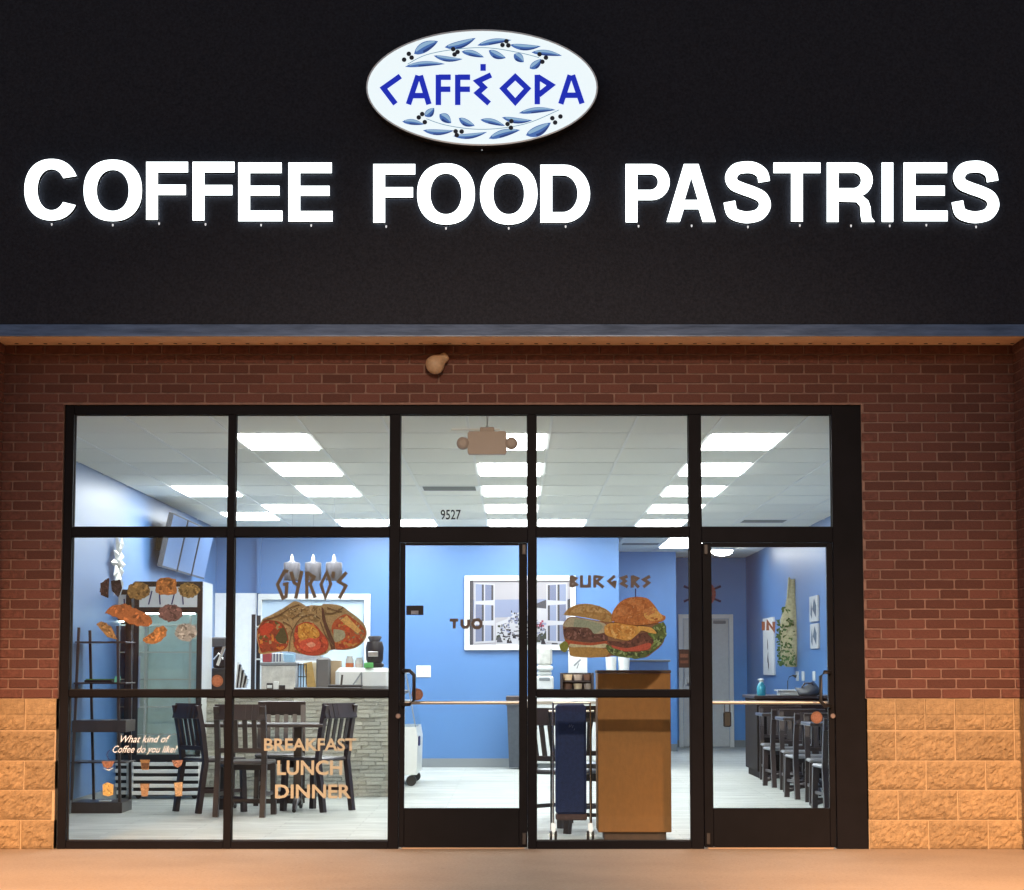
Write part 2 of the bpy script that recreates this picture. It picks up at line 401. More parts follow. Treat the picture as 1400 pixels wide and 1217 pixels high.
# round flush light over the corridor
p = W(987, 757, 17.6)
dl = empty('dome_light', (p.x, 17.6, ZC), 'round lit ceiling lamp by the far right corner, above the white door', 'ceiling light')
MB().lathe([(.19, 0), (.19, -.03), (.17, -.035)], n=24).build('rim', M['tbar'], dl)
MB().lathe([(.165, -.03), (.15, -.07), (.10, -.10), (.02, -.115)], n=24).build('diffuser', M['domew'], dl)

# ================================================================== FACADE
FXL = W(81, 860, 0).x; FXR = W(1182, 860, 0).x; FZT = W(640, 553, 0).z
YFA = -0.41                                  # fascia plane
ZS = W(704, 472, 0).z                        # soffit level
BLZ = W(40, 955, 0).z                        # top of the block base
RXL = W(1, 700, 0).x; RXR = W(1387, 560, 0).x
wall = MB()
zt = ZS + 0.15
wall.box(RXL - .3, FXL, 0.008, 0.20, BLZ, zt).box(FXR, RXR + .3, 0.008, 0.20, BLZ, zt).box(FXL, FXR, 0.008, 0.20, FZT, zt)
bw = wall.build('brick_wall', M['mortar']); tag(bw, 'dark red brick wall framing the shop window under the soffit', 'brick wall')
CH = 0.0680; CW = 0.2032
bricks = []
def brick_row(x_start, x0, x1, z):
    x = x_start
    while x < x1:
        a, b2 = max(x + .005, x0), min(x + CW - .005, x1)
        if b2 - a > .03: bricks.append((a, b2, z))
        x += CW
nc = int((ZS - BLZ) / CH) + 2
for i in range(nc):
    z = BLZ + .004 + i * CH
    if z + CH - .01 > ZS + .05: break
    st = -5.0 + (CW / 2 if i % 2 else 0)
    if z + .02 < FZT:
        brick_row(st, RXL, FXL - .002, z); brick_row(st, FXR + .002, RXR, z)
    else: brick_row(st, RXL, RXR, z)
meshes = []
for k in range(5):
    bx = MB().bbox(-.5, .5, -.5, .5, -.5, .5, .045)
    me_o = bx.build('brick', M['brick'], bw); me = me_o.data; bpy.data.objects.remove(me_o)
    for v in me.vertices: v.co.x *= 1 + random.uniform(-.01, .01); v.co.y *= 1 + random.uniform(-.06, .04); v.co.z *= 1 + random.uniform(-.04, .03)
    meshes.append(me)
bricks.sort(key=lambda b: -(b[1] - b[0]) * (2 if b[2] + CH < BLZ + 3 else 1) + abs(b[2] - 1.9) * .01)
rest = MB()
for i, (a, b2, z) in enumerate(bricks):
    if i < 299:
        o = bpy.data.objects.new('brick', random.choice(meshes)); COL.objects.link(o); o.parent = bw
        o.scale = ((b2 - a), .09, CH - .0105); o.location = ((a + b2) / 2, .045 - random.uniform(0, .002), z + (CH - .01) / 2)
        o.rotation_euler = (0, random.uniform(-.004, .004), random.uniform(-.004, .004))
    else: rest.bbox(a, b2, -random.uniform(0, .002), .09, z, z + CH - .0105, .004)
# returns of the piers on both sides
pier = []
for sx, xe in ((-1, RXL), (1, RXR)):
    xa, xb = (xe - 1.5, xe) if sx < 0 else (xe, xe + 1.5)
    m_ = MB().box(xa, xb, YFA + .03, -.002, BLZ, ZS + .2)
    pr = m_.build('brick_pier', M['mortar']); tag(pr, 'red brick pier at the %s edge of the recessed shopfront' % ('left' if sx < 0 else 'right'), 'brick pier')
    pb = MB()
    for i in range(nc):
        z = BLZ + .004 + i * CH
        if z > ZS: break
        xf = xb if sx < 0 else xa
        for k, (y0, y1) in enumerate(((-.20, -.004), (YFA + .02, -.21)) if i % 2 else ((-.10, -.004), (-.31, -.11), (YFA + .02, -.32))):
            pb.bbox(xf - .02, xf + .006, y0, y1, z, z + CH - .0105, .004) if sx < 0 else pb.bbox(xf - .006, xf + .02, y0, y1, z, z + CH - .0105, .004)
        x = xa + (0 if i % 2 else -.1)
        while x < xb:
            a, b2 = max(x + .005, xa), min(x + CW - .005, xb)
            if b2 > a + .02: pb.bbox(a, b2, YFA + .022, YFA + .05, z, z + CH - .0105, .004)
            x += CW
    tag(pb.build('bricks', M['brick'], pr), kind='stuff')
    pier.append(pr)
tag(rest.build('bricks', M['brick'], bw), kind='stuff')

# split-face blocks
def block_mesh(wd, ht, dp, seed, plain=False):
    rnd = random.Random(seed); nx, nz = max(6, int(wd / .016)), max(6, int(ht / .016))
    vs = []; fs = []
    ph = [(rnd.uniform(6, 40), rnd.uniform(6, 60), rnd.uniform(0, 6.28), rnd.uniform(.3, 1)) for _ in range(9)]
    for j in range(nz + 1):
        for i in range(nx + 1):
            x = -wd / 2 + wd * i / nx; z = -ht / 2 + ht * j / nz
            e = min(min(i, nx - i) / 1.5, min(j, nz - j) / 1.5, 1)
            h = sum(a * math.sin(fx * x + fz * z + p) for fx, fz, p, a in ph) * .0020 + rnd.uniform(-.008, .008)
            y = 0 if plain else -e * (.013 + h)
            if plain: y = rnd.uniform(-.0005, .0005) - (.003 if e >= 1 else 0)
            vs.append((x, y, z))
    for j in range(nz):
        for i in range(nx):
            a = j * (nx + 1) + i; fs.append((a, a + 1, a + nx + 2, a + nx + 1))
    m_ = MB().add(vs, fs)
    n0 = len(vs); x, z = wd / 2, ht / 2
    m_.add([(-x, 0, -z), (x, 0, -z), (x, 0, z), (-x, 0, z), (-x, dp, -z), (x, dp, -z), (x, dp, z), (-x, dp, z)],
           [(0, 4, 5, 1), (1, 5, 6, 2), (2, 6, 7, 3), (3, 7, 4, 0), (4, 7, 6, 5)])
    return m_
course_px = [955, 999, 1040, 1080, 1121, 1163]      # joints on the right
zj = [W(1290, y, 0).z for y in course_px]
def block_wall(x0, x1, label, joints, shift, yoff=0.0):
    b = MB().box(x0, x1, yoff + .012, yoff + .22, -0.05, BLZ - .001).build('block_base', M['blockm']); tag(b, label, 'block wall')
    for r in range(5):
        zt_, zb_ = zj[r], max(zj[r + 1], 0.002)
        if r == 4: zb_ = 0.0
        pw = .4064; st = joints[r]
        segs = []
        x = st - 12 * pw
        while x < x1:
            a, c = max(x + .005, x0), min(x + pw - .005, x1)
            if c - a > .04: segs.append((a, c))
            x += pw
        for a, c in segs:
            if r == 0:   # smooth sloped cap over a rough lower half
                zm = zt_ - .105
                half = []
                xm = (a + c) / 2
                for (a2, c2) in ((a, xm - .004), (xm + .004, c)) if c - a > .3 else ((a, c),):
                    o = block_mesh(c2 - a2, zt_ - zm - .004, .1, r * 37 + int(a2 * 100), True).build('cap_block', M['block'], b)
                    o.location = ((a2 + c2) / 2, yoff - .002, (zt_ + zm) / 2 - .003)
                    o2 = block_mesh(c2 - a2, zm - zb_ - .010, .1, r * 31 + int(a2 * 100)).build('block', M['block'], b)
                    o2.location = ((a2 + c2) / 2, yoff + .004, (zm + zb_) / 2 + .003)
            else:
                o = block_mesh(c - a, zt_ - zb_ - .011, .1, r * 91 + int(a * 100)).build('block', M['block'], b)
                o.location = ((a + c) / 2, yoff + .002, (zt_ + zb_) / 2)
    return b
def jx(px): return W(px, 1080, 0).x
jr = [jx(1226), jx(1226), jx(1267), jx(1228), jx(1269)]
jl = [jx(32), jx(-8), jx(32), jx(-10), jx(29)]
block_wall(RXL - .3, FXL - .01, 'short stretch of tan split-face block below the brick, left of the window', jl, 0)
block_wall(FXR + .01, RXR + .3, 'wide stretch of tan split-face block below the brick, right of the right door', jr, 0)
for sx, xe in ((-1, RXL), (1, RXR)):
    xa, xb = (xe - 1.5, xe + .012) if sx < 0 else (xe - .012, xe + 1.5)
    b = MB().box(xa, xb, YFA + .01, -.014, -.05, BLZ - .002).build('pier_base', M['block'])
    tag(b, 'tan block base of the %s brick pier' % ('left' if sx < 0 else 'right'), 'block wall')

# fascia, drip edge, soffit
YT = -0.44
fz0 = W(704, 443, YFA).z
fa = MB().box(-6, 6, YFA, YFA + .2, fz0, 8.2).box(-6, 6, YFA + .2, .6, 7.9, 8.2).build('fascia', M['fascia'])
tag(fa, 'black stucco fascia band above the soffit that carries the lit sign letters', 'fascia')
ztr = W(704, 443.5, YFA - .005).z; zbt = W(704, 459, YT).z
de = MB()
x0, x1 = -6, 6
de.add([(x0, YT, zbt), (x1, YT, zbt), (x1, YFA - .004, ztr), (x0, YFA - .004, ztr), (x0, YT, zbt - .003), (x1, YT, zbt - .003), (x0, YT + .02, zbt - .003), (x1, YT + .02, zbt - .003)],
       [(0, 1, 2, 3), (4, 5, 1, 0), (6, 7, 5, 4)])
drip = de.build('drip_edge', M['trim']); tag(drip, 'thin metal drip edge along the bottom of the black fascia', 'metal trim')
so = MB().box(RXL - .02, RXR + .02, YT + .02, .005, zbt + .0, zbt + .03).build('soffit', M['soffit']); tag(so, 'tan vented soffit strip over the brick', 'soffit')
hd = MB()
x = RXL + .1
while x < RXR:
    hd.lathe([(.014, -.002), (.0145, .004)], (x, -.075, zbt), 8); x += .1
tag(hd.build('vent_holes', M['dark'], so), kind='stuff')

# ---------------------------------------------------------------- glyph outlines in photo pixels
def ell(cx, cy, rx, ry, n=48, p=2.25, a0=0, a1=360):
    out = []
    for k in range(n + 1 if a1 - a0 < 360 else n):
        a = math.radians(a0 + (a1 - a0) * k / n); c, s = math.cos(a), math.sin(a)
        out.append((cx + rx * math.copysign(abs(c) ** (2 / p), c), cy - ry * math.copysign(abs(s) ** (2 / p), s)))
    return out
def crom(pts, n=10):
    out = []; P = [pts[0]] + list(pts) + [pts[-1]]
    for i in range(1, len(P) - 2):
        for k in range(n):
            t = k / n; o = []
            for d in (0, 1):
                a, b2, c, e = P[i - 1][d], P[i][d], P[i + 1][d], P[i + 2][d]
                o.append(.5 * (2 * b2 + (c - a) * t + (2 * a - 5 * b2 + 4 * c - e) * t * t + (-a + 3 * b2 - 3 * c + e) * t ** 3))
            out.append(tuple(o))
    out.append(tuple(pts[-1])); return out
def offs(pts, wd, closed=False):
    L = []; R = []; n = len(pts)
    for i in range(n):
        p = Vector(pts[i])
        if closed: a, b2 = Vector(pts[i - 1]), Vector(pts[(i + 1) % n])
        else: a = Vector(pts[max(i - 1, 0)]); b2 = Vector(pts[min(i + 1, n - 1)])
        d1 = (p - a).normalized() if (p - a).length > 1e-6 else None; d2 = (b2 - p).normalized() if (b2 - p).length > 1e-6 else None
        if d1 is None: d1 = d2
        if d2 is None: d2 = d1
        n1 = Vector((-d1.y, d1.x)); n2 = Vector((-d2.y, d2.x)); m_ = n1 + n2
        if m_.length < .2: m_ = n1
        m_.normalize(); k = min(1 / max(m_.dot(n1), .3), 2.0)
        ww = wd[i] if isinstance(wd, (list, tuple)) else wd
        L.append(tuple(p + m_ * ww / 2 * k)); R.append(tuple(p - m_ * ww / 2 * k))
    return L, R
def glyph(ch, x0, x1, y0, y1, t=16.0):
    x0 += .4; x1 -= .4; y0 += .4; y1 -= .4
    w_, h = x1 - x0, y1 - y0; cx, cy = (x0 + x1) / 2, (y0 + y1) / 2
    if ch == 'O': return [ell(cx, cy, w_ / 2, h / 2), ell(cx, cy, w_ / 2 - t * 1.12, h / 2 - t * .88, p=2.15)]
    if ch == 'I': return [[(x0, y0), (x1, y0), (x1, y1), (x0, y1)]]
    if ch == 'F':
        m0 = y0 + h * .395; m1 = m0 + t * .88
        return [[(x0, y0), (x1, y0), (x1, y0 + t * .9), (x0 + t, y0 + t * .9), (x0 + t, m0), (x1 - 3, m0), (x1 - 3, m1), (x0 + t, m1), (x0 + t, y1), (x0, y1)]]
    if ch == 'E':
        m0 = y0 + h * .395; m1 = m0 + t * .85
        return [[(x0, y0), (x1 - 1, y0), (x1 - 1, y0 + t * .9), (x0 + t, y0 + t * .9), (x0 + t, m0), (x1 - 4, m0), (x1 - 4, m1), (x0 + t, m1), (x0 + t, y1 - t * .9), (x1, y1 - t * .9), (x1, y1), (x0, y1)]]
    if ch == 'T':
        return [[(x0, y0), (x1, y0), (x1, y0 + t * .9), (cx + t / 2, y0 + t * .9), (cx + t / 2, y1), (cx - t / 2, y1), (cx - t / 2, y0 + t * .9), (x0, y0 + t * .9)]]
    if ch == 'A':
        tw = t * .62
        out = [(x0, y1), (cx - tw, y0), (cx + tw, y0), (x1, y1), (x1 - t * 1.12, y1), (x1 - t * 1.12 - 5.5, y1 - h * .22), (x0 + t * 1.12 + 5.5, y1 - h * .22), (x0 + t * 1.12, y1)]
        return [out, [(cx, y0 + h * .235), (cx + w_ * .135, y1 - h * .38), (cx - w_ * .135, y1 - h * .38)]]
    if ch == 'D':
        def dd(a, b2, c, d, r):
            return [(a, c), (b2 - r, c)] + [(b2 - r + r * math.sin(q), (c + d) / 2 - (d - c) / 2 * math.cos(q)) for q in [k * PI / 24 for k in range(1, 24)]] + [(b2 - r, d), (a, d)]
        return [dd(x0, x1, y0, y1, w_ * .52), dd(x0 + t, x1 - t * 1.05, y0 + t * .9, y1 - t * .9, w_ * .30)]
    if ch in 'PR':
        def bowl(a, b2, c, d):
            r = (d - c) / 2
            return [(a, c), (b2 - r, c)] + [(b2 - r + r * math.sin(q), (c + d) / 2 - r * math.cos(q)) for q in [k * PI / 16 for k in range(1, 16)]] + [(b2 - r, d), (a, d)]
        yb = y0 + h * (.62 if ch == 'P' else .58); xr = x1 if ch == 'P' else x1 - 2
        out = bowl(x0, xr, y0, yb)
        if ch == 'P': out = out[:-1] + [(x0 + t, yb), (x0 + t, y1), (x0, y1)]
        else: out = out[:-2] + [(xr - 13, yb - 1), (xr - 6, yb + 5), (xr - 3, yb + 14), (xr - 2, y1 - 7), (x1 + 1, y1), (x1 - t * 1.05, y1), (x1 - t * 1.15, y1 - 8), (x1 - t * 1.2, yb + 13), (x1 - t * 1.5, yb + 7), (x0 + t, yb + 6), (x0 + t, y1), (x0, y1)]
        return [out, bowl(x0 + t, xr - t, y0 + t * .88, yb - t * .88 + (2 if ch == 'R' else 0))]
    if ch == 'C':
        o = ell(cx, cy, w_ / 2, h / 2, 44, 2.2, 24, 332); i = ell(cx, cy, w_ / 2 - t * 1.12, h / 2 - t * .88, 44, 2.1, 33, 324)
        o = [(min(x, x1), y) for x, y in o]
        return [o + i[::-1]]
    if ch == 'S':
        def q(a, b2): return (x0 + w_ * a, y0 + h * b2)
        pts = [q(.855, .335), q(.81, .20), q(.65, .115), q(.46, .10), q(.26, .135), q(.155, .255), q(.21, .375), (q(.40, .445)), q(.62, .505), q(.81, .585), q(.87, .72), q(.76, .855), q(.55, .905), q(.36, .895), q(.18, .83), q(.12, .655)]
        L, R = offs(crom(pts, 5), t); return [L + R[::-1]]
def fill_mesh(loops, Y):
    """filled outline (holes kept) as a mesh in the plane Y"""
    cu = bpy.data.curves.new('tmp', 'CURVE'); cu.dimensions = '2D'; cu.fill_mode = 'BOTH'
    for lp in loops:
        sp = cu.splines.new('POLY'); sp.points.add(len(lp) - 1); sp.use_cyclic_u = True
        for i, (x, z) in enumerate(lp): sp.points[i].co = (x, z, 0, 1)
    o = bpy.data.objects.new('tmp', cu); COL.objects.link(o)
    me = bpy.data.meshes.new_from_object(o); bpy.data.objects.remove(o); bpy.data.curves.remove(cu)
    for v in me.vertices: v.co = Vector((v.co.x, Y, v.co.y))
    return me
def channel_letter(ch, box, label, group):
    YL = YFA - .08
    loops = [[(W(x, y, YL).x, W(x, y, YL).z) for x, y in lp] for lp in glyph(ch, *box)]
    cxw = W((box[0] + box[1]) / 2, box[3], YL)
    e = empty('sign_letter', (cxw.x, YFA, cxw.z), label, 'letter', group)
    me = fill_mesh(loops, YL); me.materials.append(M['letterwhite'])
    fo = bpy.data.objects.new('face', me); COL.objects.link(fo); fo.parent = e
    me.transform(Matrix.Translation((-cxw.x, -YFA, -cxw.z)))
    r = MB()
    for lp in loops:
        n = len(lp); vs = [(x, YL - .003, z) for x, z in lp] + [(x, YFA - .0285, z) for x, z in lp]
        r.add(vs, [(i, (i + 1) % n, (i + 1) % n + n, i + n) for i in range(n)])
    r.v = [(x - cxw.x, y - YFA, z - cxw.z) for x, y, z in r.v]
    r.build('return', M['letterret'], e)
    bm_ = fill_mesh(loops, YFA - .028); bm_.materials.append(M['addedglow']); bm_.transform(Matrix.Translation((-cxw.x, -YFA, -cxw.z)))  # glowing plate added behind the letter, only to throw a halo on the fascia
    bo = bpy.data.objects.new('added_halo_plate', bm_); COL.objects.link(bo); bo.parent = e
    px = (box[0] * .55 + box[1] * .45) if ch not in 'FPT' else (box[0] + 14 if ch != 'T' else (box[0] + box[1]) / 2)
    q = W(px + 4, box[3] + 3.5, YFA - .03)
    MB().lathe([(.006, 0), (.005, -.012), (.002, -.016)], (q.x - cxw.x, q.y - YFA, q.z - cxw.z), 8).build('weep_light', M['weep'], e)
word = [('COFFEE', [('C', (33, 108, 217, 302)), ('O', (114, 194.5, 218, 303)), ('F', (199.5, 257.5, 221, 301)), ('F', (263, 321, 221, 302)), ('E', (325.5, 386.5, 222, 303)), ('E', (394, 455, 222, 303.5))]),
        ('FOOD', [('F', (510, 568, 224, 305)), ('O', (570, 649.5, 223, 307.5)), ('O', (656, 735, 223, 307.5)), ('D', (738.5, 807, 225, 305))]),
        ('PASTRIES', [('P', (855, 916, 224, 304.5)), ('A', (911, 979, 224, 304)), ('S', (989, 1054.5, 220, 305.5)), ('T', (1057, 1122, 222, 303.5)), ('R', (1130, 1195.5, 222, 304)), ('I', (1205, 1221.5, 222, 304)), ('E', (1235, 1296, 222, 303)), ('S', (1300.5, 1367, 219, 305.5))])]
ords = ['first', 'second', 'third', 'fourth', 'fifth', 'sixth', 'seventh', 'eighth']
for wd, ls in word:
    for k, (ch, box) in enumerate(ls):
        nth = 'last' if k == len(ls) - 1 else ords[k]
        channel_letter(ch, box, 'glowing white letter %s, %s letter of the word %s' % (ch, nth, wd), 'white letters of the shop sign')

# ---------------------------------------------------------------- ribbons and decals
def ribbon(mb, pts, wd, Y, th, mi=0, closed=False):
    """band along photo-pixel points, at depth Y, thickness th"""
    L, R = offs(pts, wd, closed); n = len(pts)
    def ww(p, y): q = W(p[0], p[1], Y); return (q.x, y, q.z)
    vs = [ww(p, Y) for p in L] + [ww(p, Y) for p in R] + [ww(p, Y + th) for p in L] + [ww(p, Y + th) for p in R]
    fs = []; m_ = n if closed else n - 1
    for i in range(m_):
        j = (i + 1) % n
        fs += [(i, j, n + j, n + i), (2 * n + i, 3 * n + i, 3 * n + j, 2 * n + j), (i, 2 * n + i, 2 * n + j, j), (n + i, n + j, 3 * n + j, 3 * n + i)]
    if not closed: fs += [(0, n, 3 * n, 2 * n), (n - 1, 3 * n - 1, 4 * n - 1, 2 * n - 1)]
    mb.add(vs, fs, mi)
def cpt(p, org, sc): return (org[0] + p[0] / sc, org[1] + p[1] / sc)
def shape(mb, pts, Y, mi=0, th=0.0006):
    q = [W(x, y, Y) for x, y in pts]; mb.poly([(a.x, a.z) for a in q], Y, Y + th, mi)

# oval sign
OC = (659, 120); ORX, ORY = 158.5, 79.5
YO = YFA - .15
oc = W(OC[0], OC[1] + ORY, YO)
sign = empty('oval_sign', (0, 0, 0), 'lit white oval sign with blue lettering and olive leaves above the big letters', 'sign')
def oval(k, n=72): return [(OC[0] + ORX * k * math.cos(2 * PI * i / n), OC[1] - ORY * (1 - (1 - k) * 2) * math.sin(2 * PI * i / n)) for i in range(n)]
op = [W(x, y, YO) for x, y in oval(1)]; ip = [W(x, y, YO) for x, y in oval(.987)]
n = len(op)
rm = MB(); vs = [(p.x, YO - .006, p.z) for p in op] + [(p.x, YO - .006, p.z) for p in ip] + [(p.x, YFA + .002, p.z) for p in op] + [(p.x, YO + .004, p.z) for p in ip]
fs = []
for i in range(n):
    j = (i + 1) % n; fs += [(i, j, n + j, n + i), (i, 2 * n + i, 2 * n + j, j), (n + i, n + j, 3 * n + j, 3 * n + i)]
rm.add(vs, fs); rm.mi = [1 if i % 3 == 1 else 0 for i in range(len(rm.f))]; rm.build('rim', [M['signrim'], M['letterret']], sign)
MB().poly([(p.x, p.z) for p in ip], YO, YO + .004).build('face', M['signwhite'], sign)
q = W(659, 203, YFA - .03); MB().lathe([(.006, 0), (.005, -.012)], (q.x, q.y, q.z), 8).build('weep_light', M['weep'], sign)
SC3 = 3.889; O3 = (480, 30)
lay = [0]
def yl(): lay[0] += 1; return YO - .0008 - lay[0] * .00006
def sleaf(mb, a, b2, wd, mi, bend=.12):
    a = Vector(a); b2 = Vector(b2); d = b2 - a; nrm = Vector((-d.y, d.x)).normalized(); L = d.length
    up, dn = [], []
    N = 9
    for i in range(N + 1):
        t = i / N; c = a + d * t + nrm * math.sin(PI * t) * bend * L * .5
        hw = wd / 2 * (math.sin(PI * min(t * 1.0, 1) ** .85)) ** .8 if 0 < t < 1 else 0.5
        up.append(c + nrm * hw); dn.append(c - nrm * hw)
    pts = [cpt(p, O3, SC3) for p in up + dn[::-1]]
    shape(mb, pts, yl(), mi, .0004)
    hl = [cpt(p, O3, SC3) for p in [u * .45 + v * .55 for u, v in zip(up[1:-1], dn[1:-1])] + [v * .92 + u * .08 for u, v in zip(up[1:-1], dn[1:-1])][::-1]]
    shape(mb, hl, yl(), 1, .0004)
    dk = [cpt(p, O3, SC3) for p in [u * .97 + v * .03 for u, v in zip(up[3:-1], dn[3:-1])] + [v * .28 + u * .72 for u, v in zip(up[3:-1], dn[3:-1])][::-1]]
    shape(mb, dk, yl(), 2, .0004)
leaves = [((335, 170), (462, 103), 46), ((498, 135), (662, 86), 34), ((672, 125), (852, 97), 26), ((845, 122), (1008, 130), 28), ((960, 162), (1120, 180), 26),
          ((440, 180), (592, 198), 24), ((588, 158), (706, 188), 28), ((732, 152), (822, 192), 34), ((866, 172), (918, 214), 38), ((950, 248), (1012, 198), 34), ((288, 238), (498, 224), 24),
          ((392, 502), (442, 458), 36), ((273, 530), (387, 545), 26), ((383, 577), (547, 578), 26), ((470, 492), (532, 538), 40), ((573, 512), (657, 552), 32), ((688, 520), (818, 553), 26),
          ((803, 508), (962, 524), 26), ((893, 485), (1087, 468), 26), ((543, 607), (722, 586), 24), ((733, 620), (898, 575), 34), ((930, 603), (1062, 536), 46)]
for i, (a, b2, wd) in enumerate(leaves):
    wd *= 1.2
    mb = MB(); sleaf(mb, a, b2, wd, 0, .12 if i % 2 else -.08)
    mb.build('leaf', [em(72, 112, 182), em(150, 188, 220), em(36, 62, 128)], sign)
for st in ([(300, 225), (400, 175), (560, 145), (730, 138), (900, 165), (1000, 190)], [(400, 515), (500, 548), (650, 570), (800, 565), (950, 535), (1105, 468)]):
    mb = MB(); ribbon(mb, [cpt(p, O3, SC3) for p in crom(st, 5)], .9, yl(), .0005); mb.build('stem', em(110, 150, 175), sign)
for (x, y) in [(282, 201), (307, 170), (322, 190), (543, 145), (550, 173), (566, 160), (805, 123), (826, 103), (836, 125), (1002, 172), (1017, 212), (1036, 190),
               (378, 490), (360, 508), (392, 533), (556, 582), (562, 602), (588, 583), (852, 528), (832, 543), (850, 563), (1070, 512), (1085, 535), (1113, 503)]:
    mb = MB(); c = cpt((x, y), O3, SC3); shape(mb, [(c[0] + 3.2 * math.cos(k * PI / 6), c[1] + 3.2 * math.sin(k * PI / 6)) for k in range(12)], yl(), 0, .0004)
    mb.build('berry', em(18, 20, 30), sign)
def greek(strokes, org, sc, wd, Y, name, m, parent, th=.002, dy=.0002):
    mb = MB()
    for k, (pts, cl) in enumerate(strokes):
        ribbon(mb, [cpt(p, org, sc) for p in pts], wd / sc, Y - k * dy, th, 0, cl)
    return mb.build(name, m, parent)
YW = YO - .010
blue_e = em(18, 42, 190)
lets = {'letter': [
    [([(262, 288), (172, 352), (236, 436)], 0)],
    [([(305, 438), (356, 285)], 0), ([(368, 285), (414, 438)], 0), ([(330, 392), (392, 392)], 0)],
    [([(464, 281), (464, 442)], 0), ([(466, 294), (530, 294)], 0), ([(466, 358), (528, 358)], 0)],
    [([(567, 281), (567, 442)], 0), ([(569, 294), (633, 294)], 0), ([(569, 358), (632, 358)], 0)],
    [([(744, 282), (672, 316), (706, 348), (672, 378), (734, 434)], 0), ([(702, 224), (702, 260)], 0)],
    [([(873, 292), (938, 354), (873, 426), (808, 354)], 1)],
    [([(990, 281), (990, 438)], 0), ([(992, 291), (1064, 336), (998, 388)], 0)],
    [([(1115, 436), (1165, 283)], 0), ([(1177, 283), (1228, 434)], 0), ([(1140, 390), (1205, 390)], 0)]]}
for st in lets['letter']: greek(st, O3, SC3, 29, YW, 'letter', blue_e, sign)

# ================================================================== STOREFRONT
YG = 0.085                                    # glass plane
sf = empty('storefront', (0, 0, 0), 'dark bronze aluminium shopfront frame with large clear panes', 'shopfront')
def member(x0, x1, y0, y1, name='mullion', d0=.03, d1=.14, m=None, par=None, taper=True):
    """frame bar covering photo pixels; its own small bevel"""
    a, b2, _, _, z0, z1 = pxbox(x0, x1, y0, y1, d0, d1 - d0)
    return MB().bbox(a, b2, d0, d1, z0, z1, .003).build(name, m or M['frame'], par or sf)
YTOP, YTR0, YTR1, YMR0, YMR1, YBT = 566.5, 720, 733, 943.5, 953, 1150
def vx(px): return W(px, 860, .03).x
zTOP = W(640, 566.5, .03).z; zT0 = W(640, 720.5, .03).z; zT1 = W(640, 733.5, .03).z; zM0 = W(640, 943.5, .03).z; zM1 = W(640, 953, .03).z; zB = W(300, 1150, .03).z
zHead = W(640, 553, .03).z
def vbar(px0, px1, z0, z1, name='mullion', d0=.03, d1=.14, m=None, par=None):
    return MB().bbox(vx(px0), vx(px1), d0, d1, z0, z1, .003).build(name, m or M['frame'], par or sf)
def hbar(px0, px1, z0, z1, name='rail', d0=.032, d1=.138, m=None, par=None):
    return MB().bbox(vx(px0), vx(px1), d0, d1, z0, z1, .003).build(name, m or M['frame'], par or sf)
vbar(83.5, 95.5, 0, zHead, 'jamb'); vbar(1140.5, 1182.5, 0, zHead, 'jamb')
vbar(308.5, 319, 0, zTOP); vbar(532, 546, 0, zTOP); vbar(721.5, 733, 0, zTOP); vbar(943.5, 960.5, 0, zTOP)
hbar(95.5, 1140.5, zTOP, zHead, 'head')
bays = [(95.5, 308.5), (319, 532), (546, 721.5), (733, 943.5), (960.5, 1140.5)]
for i, (a, b2) in enumerate(bays):
    hbar(a, b2, zT1 - (.04 if i in (2, 4) else 0), zT0, 'transom_bar')
    if i not in (2, 4):
        hbar(a, b2, zM1, zM0, 'mid_rail'); hbar(a, b2, 0, zB, 'sill')
        for (z0, z1) in ((zM0, zT1), (zB, zM1)):
            MB().box(vx(a) + .001, vx(b2) - .001, YG, YG + .006, z0 + .001, z1 - .001).build('pane', M['glass'], sf)
    MB().box(vx(a) + .001, vx(b2) - .001, YG, YG + .006, zT0 + .001, zTOP - .001).build('pane', M['glass'], sf)
    # glazing beads, lighter inner edge lit from the shop
    zz = [(zT0, zTOP)] + ([(zM0, zT1), (zB, zM1)] if i not in (2, 4) else [])
    gb = MB()
    for z0, z1 in zz:
        xa, xb = vx(a), vx(b2)
        for q in ((xa, xa + .006, z0, z1), (xb - .006, xb, z0, z1), (xa + .006, xb - .006, z0, z0 + .006), (xa + .006, xb - .006, z1 - .006, z1)):
            gb.box(q[0], q[1], YG - .008, YG - .001, q[2], q[3])
    gb.build('glazing_bead', M['gasket'], sf)

